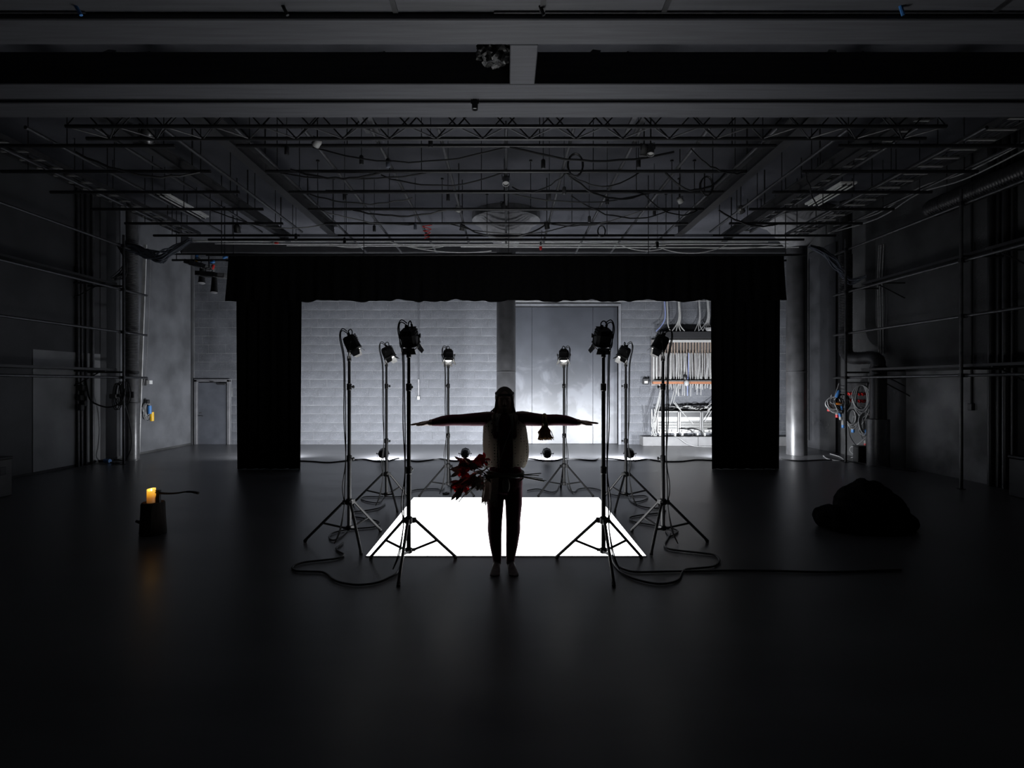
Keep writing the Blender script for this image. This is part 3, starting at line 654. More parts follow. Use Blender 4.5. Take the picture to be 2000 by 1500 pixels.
# ---- drop sockets hanging on rods
pend = [(706, 312, 7.3, 'pipe'), (758, 318, 7.2, 'loom'), (1061, 320, 7.2, 'pipe'), (1247, 318, 7.3, 'pipe'), (841, 278, 6.9, 'pipe'), (673, 384, 9.0, 'pipe'), (875, 385, 9.0, 'pipe'), (731, 446, 10.6, 'pipe'),
        (811, 442, 10.6, 'loom'), (1278, 414, 9.9, 'pipe'), (1186, 392, 9.0, 'pipe'), (1073, 384, 9.0, 'gpipe'), (1102, 372, 8.8, 'gpipe'), (1151, 428, 10.3, 'gpipe'), (1284, 478, 11.4, 'pipe'), (560, 293, 7.1, 'pipe'), (673, 470, 11.3, 'pipe'), (578, 462, 11.2, 'pipe')]
pend.sort()
for k, (px, py, Y, m) in enumerate(pend):
    c = Wp(px, py, Y); top = max(c.z + .09, ZG + .05)
    t = thing('drop_socket', '%s drop socket from the left hanging under the grid' % ORD[k], 'drop socket', c - Vector((0, 0, .06)), group='drop sockets under the grid')
    part(t, 'body', MB().lathe([(.022, -.065), (.03, -.055), (.03, .045), (.018, .06)], c, n=12), M[m])
    part(t, 'rod', MB().cyl(c + Vector((0, 0, .055)), (c.x, c.y, ZC), .005, n=5), M['pipe'])
# ---- small lamps and fittings
def hung_lamp(name, px, py, Y, r, L_, tilt, m, label, rz=0.):
    c = Wp(px, py, Y); t = thing(name, label, 'spotlight', c)
    q = Euler((tilt, 0, rz)).to_matrix(); ax = q @ Vector((0, 0, -1))
    part(t, 'housing', MB().lathe([(r * .55, -L_ / 2), (r * .9, -L_ * .35), (r, -L_ * .1), (r, L_ * .45), (r * 1.12, L_ * .47), (r * 1.12, L_ * .5), (r * .9, L_ * .5), (r * .85, L_ * .3)], c, ax, n=16), M[m])
    part(t, 'lens', MB().lathe([(r * .86, 0), (r * .5, .006)], c + ax * (L_ * .32), ax, n=14), M['white'])
    side = q @ Vector((1, 0, 0)); up = Vector((0, 0, 1))
    part(t, 'yoke', MB().tube([c - side * r * 1.15, c - side * r * 1.15 + up * L_ * .6, c + side * r * 1.15 + up * L_ * .6, c + side * r * 1.15], .006, 5), M['pipe'])
    part(t, 'clamp', MB().cyl(c + up * L_ * .6, (c.x, c.y, (ZB if Y < 6 else ZC)), .009, n=8), M['pipe'])
    return t
hung_lamp('spotlight', 927.5, 203, 5.65, .032, .12, 0, 'lampb', 'single small black spotlight under the wide grey beam')
hung_lamp('spotlight', 988, 352, 8.3, .05, .17, -.5, 'cap', 'pale brass spotlight hanging in the middle of the grid')
hung_lamp('spotlight', 1258, 294, 6.95, .045, .14, .3, 'alu', 'first of two silver spotlights beside the right strut pair', .4)
hung_lamp('spotlight', 1271, 293, 6.95, .045, .14, -.3, 'alu', 'second of two silver spotlights beside the right strut pair', -.4)
hung_lamp('spotlight', 896, 408, 9.9, .05, .10, .9, 'white', 'white rimmed spotlight left of the middle grid pipe', .6)
hung_lamp('spotlight', 985, 402, 9.7, .06, .13, .2, 'lampb', 'dark round spotlight on the middle grid pipe')
hung_lamp('spotlight', 903, 444, 10.7, .05, .13, .3, 'alu', 'pale blue-grey spotlight hanging behind the fourth pipe', .8)
hung_lamp('spotlight', 288, 262, 6.98, .08, .18, .7, 'gpipe', 'large silver spotlight on the far left end of the truss', .7)
hung_lamp('spotlight', 620, 278, 6.85, .05, .10, 1.1, 'white', 'white lamp dish under the left part of the truss', .9)
hung_lamp('spotlight', 1328, 391, 9.3, .05, .09, 1.0, 'white', 'white lamp dish in the right part of the grid', -.9)
hung_lamp('spotlight', 1447, 409, 9.9, .06, .12, 1.0, 'alu', 'silver lamp beside the right inner steel beam', -.7)
hung_lamp('spotlight', 463, 446, 10.6, .06, .15, .5, 'lampb', 'dark lamp cluster between the left steel beams', .3)
hung_lamp('spotlight', 1068, 440, 10.6, .05, .14, .4, 'lampb', 'dark lamp just right of the middle capital', -.5)
for k, (px, py, Y, a, b) in enumerate(((1056, 484, 12.2, 'white', 'red'), (533, 474.5, 12.22, 'red', 'white'))):
    c = Wp(px, py, Y); t = thing('plug', ['red and white plug hanging right of the middle column', 'red and white tape joint on the pale lines at left'][k], 'plug', c)
    v = Vector((0, 0, 1)) if k == 0 else Vector((1, 0, 0))
    part(t, 'shell', MB().lathe([(.022, -.05), (.03, -.03), (.034, .03), (.026, .04)], c, v, n=12), M[b]); part(t, 'tip', MB().lathe([(.026, .04), (.028, .10), (.02, .13)], c, v, n=12), M[a])
    part(t, 'cord', MB().tube([c + v * .12, c + v * .2 + Vector((.02, 0, .05)), c + v * .25 + Vector((.03, 0, .15))], .007, 6), M['rubber'])
c = Wp(834, 452, 10.8); pts = [(c.x + .10 * math.sin(i * .55) * (1 - i / 80), c.y + .03 * math.cos(i * .4), c.z + .15 - i * .007) for i in range(44)]
one('cable_coil', MB().tube(pts, .009, 5), M['red'], 'faded red cable coil hanging in the left half of the grid', 'cable coil')
# crumpled lump and scraps above the near beams
bm = bmesh.new(); bmesh.ops.create_icosphere(bm, subdivisions=4, radius=.17)
for v in bm.verts: v.co *= 1 + .28 * mnoise.noise(v.co * 14) + .2 * mnoise.noise(v.co * 33); v.co.z *= .95
mbx = MB(); mbx.addbm(bm, (-.11, 5.12, 4.93)); one('crumpled_foil_lump', mbx, M['foil'], 'crumpled dark foil lump stuck beside the short linking beam', 'foil')
for k, (px, x2, m) in enumerate(((195, 212, 'cap'), (1615, 1625, 'white'), (1150, 1185, 'gpipe'))):
    a = Wp(px, 103.8, 5.36); a.z = 5.03; one('paper_scrap', MB().poly([a, a + Vector((.11, .02, 0)), a + Vector((.13, .05, .06)), a + Vector((.05, .05, .07))], (0, .004, -.004)), M[m], ['pale angular sheet showing above the far left beam', 'small white scrap showing above the right beam', 'grey sheet showing above the beam right of centre'][k], 'sheet', smooth=False)
for k, (px, m) in enumerate(((150, 'blue'), (555, 'dark'), (1058, 'dark'), (1763, 'blue'))):
    a = Wp(px, 12, 4.3); one('clamp', MB().cyl(a + Vector((-.03, 0, .04)), a + Vector((.02, .02, -.06)), .014, n=8).cyl(a + Vector((-.03, 0, .04)), a + Vector((-.03, 0, .12)), .012, n=8), M[m], ['blue strap end hanging at the top left soffit', 'dark clamp hanging from the soffit left of centre', 'dark clamp hanging from the soffit near the centre', 'blue strap end hanging at the top right soffit'][k], 'clamp')
# ---- slate cable looms draped at both sides of the curtain
def loom(name, ends, n, m, label, r=.016, sp=.10):
    c = Vector(ends[0]); t = thing(name, label, 'cable bundle', c); rr = random.Random(len(label))
    for i in range(n):
        q = []
        for j, e in enumerate(ends):
            f = math.sin(PI * j / (len(ends) - 1)); e = Vector(e)
            q.append(e + Vector((rr.uniform(-.3, .3) * sp * f, rr.uniform(-.5, .5) * sp, (rr.uniform(-1.0, .5) * sp * 1.3) * f + rr.uniform(-.2, .2) * sp)))
        part(t, 'cable', MB().tube(spline(q, 4), r, 6), M[m])
    return t
loom('cable_loom', [Wp(235, 480, 11.6), Wp(262, 484, 11.6), Wp(290, 492, 11.6), Wp(318, 498, 11.6), Wp(340, 486, 11.7), (Wp(372, 469, 11.8))], 22, 'loom', 'slate grey cable loom draped beside the left duct', .018, .15)
loom('cable_loom', [Wp(1580, 482, 12.0), Wp(1605, 490, 12.0), Wp(1630, 508, 11.9), Wp(1645, 530, 11.8), Wp(1660, 548, 11.7), Wp(1690, 540, 11.5)], 18, 'loom', 'slate grey cable loom draped beside the right column', .014, .11)
loom('cable_loom', [Wp(232, 478, 11.5), Wp(245, 500, 11.5), Wp(240, 530, 11.5), Wp(220, 545, 11.4)], 10, 'rubber', 'tangle of black cables under the left cable loom', .01, .12)
# ================================================================== SIDE WALLS: rails, ledges, ducts
rz = (1.84, 2.80, 3.70, 4.62)
nmz = ('lowest', 'second lowest', 'third lowest', 'topmost')
for s, nm, x, y0 in ((-1, 'left', -8.14, 4.0), (1, 'right', 7.42, 4.0)):
    for z, zn in zip(rz, nmz):
        one('wall_rail', MB().cyl((x, y0, z), (x, 12.05, z), .025, n=12).cyl((x, 12.04, z), (x, 12.06, z), .0255, n=12), M['rail'], '%s horizontal steel rail along the %s wall' % (zn, nm), 'rail', 'steel rails along the side walls')
    ys = (11.26,) if s < 0 else (11.55, 8.62)
    for k, y in enumerate(ys):
        xx = x - s * .052
        p = thing('rail_post', ['slim steel post holding the left wall rails', 'steel post holding right wall rails beside the cable coils', 'nearer steel post holding the right wall rails'][k + (0 if s < 0 else 1)], 'post', (xx, y, 0))
        part(p, 'tube', MB().cyl((xx, y, 0), (xx, y, 4.85), .025, n=12), M['rail'])
        part(p, 'foot_plate', MB().lathe([(.06, 0), (.06, .008), (.03, .012)], (xx, y, 0), n=14), M['pipe'])
        for z in rz: part(p, 'clamp', MB().box((xx + s * .026, y, z), (.11, .06, .06)), M['pipe'], smooth=False)
        for z in (2.0, 3.82):
            part(p, 'arm', MB().cyl((xx, y, z - .05), (XL if s < 0 else XR, y, z - .05), .02, n=8), M['pipe'])
    for z, zn in ((2.0, 'lower'), (3.80, 'upper')):
        xi = x + s * .04; xo = x + s * .36
        one('wall_ledge', MB().bbox(((xi + xo) / 2, (4.0 + 11.2) / 2, z), (abs(xo - xi), 7.2, .05), .004), M['pipe'], '%s dark ledge along the %s wall behind the rails' % (zn, nm), 'ledge', smooth=False)
        for y in (5.5, 8.2, 10.9):
            one('ledge_bracket', MB().cyl((xi + s * .02, y, z - .03), (XL if s < 0 else XR, y, z - .03), .016, n=8).cyl((xi + s * .1, y, z - .035), (XL if s < 0 else XR, y, z - .34), .012, n=8), M['pipe'], '%s bracket under the %s ledge on the %s wall' % ({5.5: 'nearest', 8.2: 'middle', 10.9: 'farthest'}[y], zn, nm), 'bracket')
def corrugated(r, a, b, step=.035, dr=.012):
    L_ = (Vector(b) - Vector(a)).length; n = max(2, int(L_ / step)); pr = []
    for i in range(n): t = i * L_ / n; pr += [(r, t), (r + dr, t + L_ / n * .35), (r + dr, t + L_ / n * .65)]
    pr.append((r, L_)); return MB().lathe(pr, a, Vector(b) - Vector(a), n=24)
# left duct
d = thing('ventilation_duct', 'upright ribbed and smooth metal duct on the left wall', 'duct', (-8.42, 11.95, 0)); DX, DY = -8.40, 11.95
part(d, 'lower_pipe', MB().lathe([(.17, 0), (.17, .012), (.148, .02), (.148, 1.26), (.152, 1.265), (.152, 1.28), (.125, 1.285)], (DX, DY, 0), n=32), M['duct'])
part(d, 'middle_pipe', MB().cyl((DX, DY, 1.28), (DX, DY, 1.95), .125, n=32), M['duct'])
part(d, 'ribbed_pipe', corrugated(.118, (DX, DY, 1.95), (DX, DY, 4.9)), M['duct']); part(d, 'clamp', MB().lathe([(.128, 1.93), (.14, 1.94), (.14, 1.98), (.128, 1.99)], (DX, DY, 0), n=32), M['dark'])
part(d, 'top_pipe', MB().cyl((DX, DY, 4.88), (DX, DY, ZC), .115, n=24), M['duct'])
# vertical conduits left
for k, (y, r, m) in enumerate(((10.95, .03, 'rail'), (11.04, .03, 'rail'), (11.16, .026, 'pipe'), (11.34, .03, 'gpipe'))):
    one('wall_conduit', MB().cyl((XL + .045, y, 0), (XL + .045, y, ZC), r, n=12), M[m], '%s upright pipe of four beside the left duct' % ORD[k], 'pipe', 'upright pipes on the left wall')
t = thing('socket_cluster', 'cluster of black sockets hanging on the left wall pipes', 'socket', (XL + .12, 10.9, 1.1))
for k, (dy, z) in enumerate(((0, 1.62), (.06, 1.5), (-.05, 1.42), (.05, 1.3), (-.04, 1.22))): part(t, 'socket', MB().bbox((XL + .13, 10.95 + dy, z), (.1, .09, .12), .012), M['dark'], smooth=False)
c0 = Vector((-8.5, 10.9, 1.9)); cable([(XL + .15, 11.0, 1.95), (XL + .2, 11.0, 1.6), (XL + .28, 11.0, 1.35), (-8.35, 11.1, 1.22), (-8.15, 11.15, 1.26), (-8.05, 11.2, 1.4), (-8.0, 11.22, 1.75)], .015, 'black cable slung below the lowest left rail')
g = Wp(222, 774, 11.15); t = thing('cable_socket', 'grey inline socket on the cable below the left rail', 'socket', g)
part(t, 'shell', MB().bbox(g, (.16, .08, .10), .015), M['alu'], smooth=False); part(t, 'collar', MB().cyl(g + Vector((.08, 0, .01)), g + Vector((.13, 0, .03)), .03, n=10), M['dark'])
# leaning pale batten with scribble
bt = thing('leaning_batten', 'pale scribbled batten leaning between left duct and side wall', 'batten', Wp(268, 894, 12.3))
a = Wp(267, 893, 12.35); b = Wp(283, 478, 12.75); a.z = .0
dirv = (b - a).normalized(); sd = Vector((1, 0, 0)); part(bt, 'board', MB().poly([a - sd * .05, a + sd * .05, b + sd * .035, b - sd * .035], (0, .03, 0)), mat('pale_batten', (.60, .60, .60), .55, 0, .25, 4.), smooth=False)
mk = MB(); rr = random.Random(5)
for i in range(12):
    p = a + (b - a) * (.085 + i * .012) + Vector((rr.uniform(-.022, .022), -.003, 0)); q = p + Vector((rr.uniform(-.03, .03), -.001, rr.uniform(-.035, .035)))
    mk.tube(spline([p, (p + q) / 2 + Vector((rr.uniform(-.02, .02), 0, rr.uniform(-.01, .01))), q], 4), .004, 5)
part(bt, 'scribble', mk, M['dark'], kind='stuff'); part(bt, 'clamp', MB().bbox(a + Vector((0, -.02, .10)), (.11, .06, .2), .01).cyl(a + Vector((-.05, -.02, .24)), a + Vector((.05, -.02, .24)), .03, n=10), M['gpipe'], smooth=False)
# cables around post and duct at left
t = thing('cable_coil', 'tangled black cable coils hung on the left rail at the duct', 'cable coil', Wp(252, 752, 11.7)); rr = random.Random(11)
for k in range(5):
    c = Wp(248 + k * 4, 752 + rr.uniform(-4, 6), 11.75 - .02 * k); rx, rzz = rr.uniform(.05, .12), rr.uniform(.16, .3); pts = []
    for i in range(34): aa = i / 34 * 2 * PI * 2.2; pts.append((c.x + rx * math.sin(aa) * (1 + .1 * math.sin(i * 1.3)), c.y + .03 * math.sin(aa * .5 + k) - .3, c.z + .05 - rzz + rzz * math.cos(aa)))
    part(t, 'loop', MB().tube(pts, .009, 5), M['rubber'] if k % 2 else M['dark'])
for k in range(2): part(t, 'plug', MB().bbox(Wp(252 + 7 * k, 771, 11.4), (.055, .05, .13), .012), M['dark'], smooth=False)
cable([Wp(246, 760, 11.45), Wp(243, 785, 11.5), Wp(250, 812, 11.6), Wp(256, 845, 11.65), Wp(256, 875, 11.62), Wp(250, 890, 11.58), Fp(244, 900, .012), Fp(232, 898, .012), Fp(222, 898, .012)], .012, 'black cable curving down the front of the left duct')
c = Fp(205, 900, .05); t = thing('plug', 'blue plug lying on the floor at the left wall', 'plug', (c.x, c.y, 0))
part(t, 'shell', MB().cyl(c, c + Vector((.13, -.03, 0)), .045, .042, n=14), M['blue']); part(t, 'tail', MB().cyl(c, c + Vector((-.14, .03, -.012)), .038, .03, n=12), M['dark'])
c = Fp(228, 903, .03); one('rag', MB().sphere(c, (.12, .06, .03), 10, 6).sphere(c + Vector((.08, .03, .0)), (.06, .05, .026), 10, 6).sphere(c + Vector((-.05, -.05, .0)), (.07, .03, .024), 10, 6), M['cap'], 'crumpled pale rag on the floor beside the left post', 'rag')
# switch box, coiled cable with yellow plug on left wall
c = Wp(288, 747, 12.9); c.x = XL + .05; t = thing('switch_box', 'black switch box with pale sticker on the left wall', 'switch box', c)
part(t, 'case', MB().bbox(c, (.1, .14, .15), .012), M['dark'], smooth=False); part(t, 'sticker', MB().b2(c.x + .02, c.x + .10, c.y + .09, c.y + .20, c.z - .04, c.z + .05), M['tag'], smooth=False)
def coil(name, c, n, rx, rzz, m, label, r=.008, dv=(0, 1, 0), seed=1):
    t = thing(name, label, 'cable coil', c); rr = random.Random(seed); dv = Vector(dv)
    for k in range(n):
        a_ = rx * rr.uniform(.7, 1.1); b_ = rzz * rr.uniform(.8, 1.1); pts = []; oy = rr.uniform(-.03, .03)
        for i in range(29):
            aa = i / 28 * 2 * PI; pts.append(c + dv * (a_ * math.sin(aa) * (1 + .08 * math.sin(aa * 3 + k))) + Vector((oy, oy * .2, 0)) + Vector((0, 0, -b_ + b_ * math.cos(aa))))
        part(t, 'loop', MB().tube(pts, r, 5), M[m])
    return t
c = Vector((XL + .07, 12.95, 1.18)); c = Vector((XL + .08, (XL + .08) * FPX / (287 - VX), 0)); c.z = H - (786 - VY) * c.y / FPX
cl = coil('cable_coil', c, 7, .09, .20, 'rgrey', 'grey cable coil with yellow plug hung on left wall', .008)
part(cl, 'plug', MB().cyl(c + Vector((.05, .10, -.24)), c + Vector((.05, .11, -.46)), .05, .045, n=14), M['yellow']); part(cl, 'sleeve', MB().cyl(c + Vector((.05, .02, -.08)), c + Vector((.05, .02, -.28)), .045, n=12), M['blue']); part(cl, 'hook', MB().bbox(c + Vector((0, 0, .02)), (.1, .08, .1), .01), M['dark'])
cable([Wp(294, 500, 12.9), Wp(291, 600, 12.85), Wp(284, 730, 12.8), Wp(272, 775, 12.7), Wp(272, 792, 12.75), Wp(280, 798, 12.85)], .006, 'thin grey cable hanging beside the leaning batten', 'rgrey')
for k, (px, py) in enumerate(((287, 847), (298, 846))):
    y = (XL) * FPX / (px - VX); z = H - (py - VY) * y / FPX
    one('paint_patch', MB().lathe([(.06, 0), (.055, .004)], (XL, y, z), (1, 0, 0), n=14), M['cap'], 'small pale round patch low on the left wall, %s one' % ('nearer', 'farther')[k], 'patch')
# ---- two projector spots hung left of the curtain
YP = 12.6
one('grid_pipe', MB().cyl((-7.9, YP - .3, 4.70), (-6.35, YP - .3, 4.70), .02).cyl((-7.5, YP - .3, 4.72), (-7.5, YP - .3, ZC), .01).cyl((-6.5, YP - .3, 4.72), (-6.5, YP - .3, ZC), .01), M['pipe'], 'short black pipe just in front of the projector pipe', 'pipe')
one('grid_pipe', MB().cyl((-7.9, YP, 4.63), (-6.35, YP, 4.63), .026), M['pipe'], 'short black pipe carrying the two projector spots', 'pipe')
for x in (-7.8, -6.45): one('hanger_rod', MB().cyl((x, YP, 4.64), (x, YP, ZC), .01, n=6), M['pipe'], 'rod at the %s end of the short projector pipe' % ('left' if x < -7 else 'right'), 'hanger')
def profile(px, py, rz_, label, YP=YP):
    c = Wp(px, py, YP); t = thing('profile_spotlight', label, 'spotlight', c); q = Euler((0, math.radians(rz_), 0)).to_matrix()
    def P(x, y, z): return c + q @ Vector((x, y, z))
    part(t, 'ballast', MB().bbox(P(-.08, 0, 0), (.34, .2, .12), .012, q), M['gpipe'], smooth=False); part(t, 'front_unit', MB().bbox(P(.2, -.01, -.01), (.22, .18, .11), .012, q), M['alu'], smooth=False)
    part(t, 'sticker', MB().box(P(.22, -.105, .0), (.12, .004, .07), q), M['tag'], smooth=False); part(t, 'rear_cap', MB().bbox(P(-.32, 0, .01), (.12, .17, .1), .01, q).box(P(-.32, -.09, .03), (.1, .01, .015), q), M['dark'], smooth=False)
    part(t, 'yoke', MB().tube([P(-.1, -.13, 0), P(-.1, -.13, .13), P(-.1, .0, .17), P(-.1, .13, .13), P(-.1, .13, 0)], .011, 6), M['lampb'])
    part(t, 'clamp', MB().cyl(P(-.1, 0, .16), (P(-.1, 0, 0).x, YP, 4.69), .014, n=8), M['pipe'])
    b0 = P(.05, -.02, -.06)
    part(t, 'barrel', MB().lathe([(.055, 0), (.06, .10), (.07, .28), (.082, .36)], b0, (.05, -.15, -1), n=18), M['lampb'])
    part(t, 'lens', MB().lathe([(.08, .36), (.06, .375), (.02, .38)], b0, (.05, -.15, -1), n=18), M['cap'])
    return t
profile(393, 519, 14, 'left projector spot with grey barrel hung beside the curtain'); profile(416, 537, 4, 'right projector spot with grey barrel hung beside the curtain', YP - .3)
for k, (px, py, m, nm) in enumerate(((382, 513, 'yellow', 'yellow connector above the left projector spot'), (410, 524, 'yellow', 'yellow connector above the right projector spot'), (416, 521, 'red', 'red connector above the right projector spot'), (415, 512, 'blue', 'blue connector on the short projector pipe'), (384, 501, 'blue', 'blue plug cluster above the short projector pipe'), (440, 502, 'blue', 'blue plug on the projector pipe beside the curtain'))):
    c = Wp(px, py, YP - .05); one('connector', MB().lathe([(.02, -.06), (.03, -.05), (.036, .03), (.03, .05)], c, (1, 0, .4) if k % 2 else (.2, 0, 1), n=12), M[m], nm, 'connector')
# ================================================================== RIGHT WALL
X0 = XR
dd = thing('ventilation_duct', 'black duct with elbow dropping down the right wall', 'duct', (7.45, 11.7, 0))
e0 = Vector((7.62, 11.95, 4.6)); e1 = Vector((7.62, 11.95, 2.45)); e2 = Vector((7.70, 11.5, 2.28)); bx, by = 7.72, 11.05
part(dd, 'ribbed_pipe', corrugated(.125, e0, (7.62, 11.95, 2.55)), M['ddark'])
el = spline([(7.62, 11.95, 2.56), (7.62, 11.93, 2.40), (7.63, 11.80, 2.29), (7.66, 11.55, 2.26), (7.70, 11.25, 2.26), (bx, 11.08, 2.20), (bx, by, 2.05)], 5); part(dd, 'elbow', MB().tube(el, [.13 + .008 * (i % 2) for i in range(len(el))], 24), M['ddark'])
part(dd, 'upper_drop', MB().cyl((bx, by, 2.06), (bx, by, .98), .155, n=28), M['ddark']); part(dd, 'lower_drop', MB().lathe([(.155, .975), (.205, .97), (.205, .02), (.22, .012), (.22, 0)], (bx, by, 0), n=32), M['duct'])
part(dd, 'bracket', MB().cyl((bx, by, 1.82), (XR, by, 1.82), .015, n=8).cyl((bx, by, 1.80), (XR, by - .3, 1.45), .012, n=8), M['pipe'])
part(dd, 'hanger', MB().cyl(e0, (e0.x, e0.y, ZC), .12, n=20), M['ddark'])
# flexible duct along the top of the right wall
du = thing('flexible_duct', 'long ribbed flexible duct high along the right wall', 'duct', (7.75, 8, 4.72))
part(du, 'hose', corrugated(.16, (7.78, 6.1, 4.9), (7.78, 9.7, 4.9), .05, .012), M['ddark']); part(du, 'end_cap', MB().sphere((7.78, 9.72, 4.9), .16, 18, 10), M['ddark'])
for y in (6.4, 7.8, 9.4): part(du, 'strap', MB().lathe([(.176, 0), (.18, .002), (.18, .03), (.176, .032)], (7.78, y, 4.9), (0, 1, 0), n=24, caps=False).cyl((7.78, y, 5.07), (7.78, y, ZC - .002), .008, n=6), M['pipe'])
for k, (z, y1) in enumerate(((5.05, 11.9), (5.15, 11.7))):
    pts = [(7.3 + .05 * k, 5.5, z), (7.32, 7.0, z - .02), (7.28, 8.4, z - .10), (7.3, 9.4, z + .02), (7.25, 10.4, z - .12), (7.2, y1, z + .02)]
    cable(pts, .012, '%s grey cable looping along the top of the right wall' % ('lower', 'upper')[k], 'rgrey')
# wall panel, conduit with socket, near posts
one('wall_panel', MB().bbox((XR - .02, 13.72, 2.6), (.04, 1.2, 5.2), .006), mat('glossy_dark_board', (.035, .036, .04), .3, 0, .35, 2., .05, 30., rvar=.1), 'tall glossy dark board on the wall behind the right column', 'board', smooth=False)
one('wall_conduit', MB().cyl((XR - .10, 14.25, .2), (XR - .10, 14.25, 5.0), .035, n=12), M['gpipe'], 'pale scuffed pipe on the dark board behind right column', 'pipe')
cn = thing('wall_conduit', 'thin conduit ending in a socket box on the right wall', 'conduit', (XR - .03, 9.3, 1.3)); part(cn, 'pipe', MB().cyl((XR - .03, 9.3, 1.36), (XR - .03, 9.3, ZC), .018, n=8), M['pipe']); part(cn, 'socket_box', MB().bbox((XR - .035, 9.3, 1.30), (.07, .09, .12), .008), M['dark'], smooth=False)
for k, (y, r) in enumerate(((8.88, .05), (8.74, .03), (8.62, .05), (8.5, .025))):
    one('wall_conduit', MB().cyl((XR - .07, y, 0), (XR - .07, y, ZC), r, n=14), M['pipe'], '%s of four dark upright pipes on the near right wall' % ORD[k], 'pipe', 'dark upright pipes on the right wall')
for k, y in enumerate((11.42, 11.5, 11.56)):
    cable([(XR - .06, y, 4.7), (XR - .07, y + .03, 4.0), (XR - .09, y - .02, 3.3), (XR - .06, y + .02, 2.7), (XR - .06, y, 2.35)], .014, '%s dark cable hanging on the wall above the right duct elbow' % ORD[k], 'rgrey')
# ---- connector board with coils and coloured plugs
bo = thing('connector_board', 'wall board of red sockets and hooks behind the right post', 'socket board', (XR - .05, 12.3, 1.0))
part(bo, 'board', MB().bbox((XR - .03, 12.35, 1.45), (.06, .8, .55), .008), M['dark'], smooth=False)
rr = random.Random(21)
for i in range(6):
    for j in range(2):
        part(bo, 'socket', MB().lathe([(.035, 0), (.035, .06), (.028, .065), (.024, .03)], (XR - .06, 12.02 + i * .12, 1.32 + j * .16), (-1, 0, -.3), n=10), M['red'] if rr.random() < .75 else M['white'])
for i in range(6): part(bo, 'hook', MB().cyl((XR - .04, 12.75, 1.25 + i * .08), (XR - .22, 12.78, 1.28 + i * .08), .008, n=6), M['dark'])
specs = [(1630, 775, 12.15, 7.48, 6, .16, .17, 'rgrey', 'grey cable coil with white plug left of the right post'), (1684, 752, 12.0, 7.92, 9, .15, .33, 'rgrey', 'largest grey cable coil on the right wall'), (1664, 800, 12.1, 7.85, 5, .12, .20, 'rgrey', 'small grey cable coil behind the right post'),
         (1690, 805, 11.9, 7.9, 4, .12, .26, 'rgrey', 'grey cable coil hanging lowest on the right wall'), (1706, 742, 11.6, 7.98, 6, .06, .26, 'rgrey', 'narrow grey cable coil beside the right duct'), (1645, 770, 12.3, 7.6, 5, .13, .2, 'dark', 'dark cable coil just left of the right post')]
for k, (px, py, Y, x, n_, rx, rzz, m, lb) in enumerate(specs):
    c = Wp(px, py, 1); Y = x / c.x; coil('cable_coil', Vector((x, Y, H + (c.z - H) * Y)), n_ + 3, rx, rzz, m, lb, .011, (.9, -.4, 0), 30 + k)
plugs = [(1620, 796, 7.5, 'white', 'red', (-.2, 0, -1)), (1636, 770, 7.5, 'blue', 'blue', (.5, 0, 1)), (1638, 788, 7.55, 'orange', 'orange', (1, 0, .1)), (1644, 800, 7.6, 'blue', 'dark', (0, 0, -1)), (1641, 812, 7.6, 'blue', 'white', (.2, 0, -1)), (1647, 828, 7.6, 'white', 'blue', (0, 0, -1)),
         (1666, 837, 7.9, 'white', 'blue', (0, 0, -1)), (1691, 868, 7.9, 'red', 'white', (0, 0, 1)), (1702, 794, 7.95, 'blue', 'white', (0, -.4, -1)), (1708, 794, 7.95, 'blue', 'white', (0, -.4, -1)), (1691, 846, 7.92, 'blue', 'dark', (0, 0, -1)), (1635, 808, 7.55, 'white', 'red', (0, 0, -1))]
pn_ = ['white plug with red tip at the left end of the cable coils', 'blue plug inside the coil left of the right post', 'orange plug left of the right post', 'dark blue plug touching the right post', 'light blue plug hanging left of the right post', 'pale plug hanging beside the right post', 'pale blue plug hanging under the right wall coils', 'red plug above the small black box', 'first blue and white plug beside the right duct', 'second blue and white plug beside the right duct', 'long blue plug above the red plug', 'small white plug under the left coil']
for (px, py, x, a_, b_, v), lb in zip(plugs, pn_):
    q = Wp(px, py, 1); Y = x / q.x; c = Vector((x, Y, H + (q.z - H) * Y)); v = Vector(v).normalized(); t = thing('plug', lb, 'plug', c)
    part(t, 'shell', MB().lathe([(.02, -.08), (.034, -.06), (.036, .02), (.03, .025)], c, v, n=12), M[a_]); part(t, 'tip', MB().lathe([(.034, .02), (.036, .08), (.03, .09)], c, v, n=12), M[b_])
    part(t, 'cord', MB().tube(spline([c - v * .07, c - v * .16 + Vector((.02, .03, .02)), c - v * .2 + Vector((.05, .06, .10)), c + Vector((.08, .08, .25))], 4), .008, 5), M['rgrey'])
for k, (pts, m) in enumerate((([(1690, 868), (1683, 880), (1672, 890), (1660, 880), (1664, 872), (1672, 878), (1674, 890), (1662, 898)], 'rgrey'), ([(1703, 820), (1700, 840), (1690, 855), (1675, 868), (1664, 873)], 'rgrey'), ([(1700, 795), (1692, 815), (1678, 840), (1688, 850), (1698, 830)], 'rgrey'), ([(1656, 825), (1660, 850), (1668, 865), (1674, 870)], 'rubber'))):
    q = []
    for px, py in pts: p = Wp(px, py, 1); Y = 7.9 / p.x; z = max(.012, H + (p.z - H) * Y); q.append((7.9, Y, z))
    cable(q, .009, '%s loose cable trailing below the right wall coils' % ORD[k], m)
cable([Fp(1608, 890, .012), Fp(1616, 896, .012), Fp(1632, 899, .012), Fp(1648, 899, .012), Fp(1640, 892, .012), Fp(1620, 886, .012)], .01, 'grey cable loop lying on the floor near the right column', 'rgrey')
cable([Fp(1526, 896, .012), Fp(1560, 900, .012), Fp(1610, 898, .012), Fp(1655, 900, .012), Fp(1720, 912, .012), Fp(1790, 921, .012)], .012, 'black cable running along the floor from right curtain to wall')
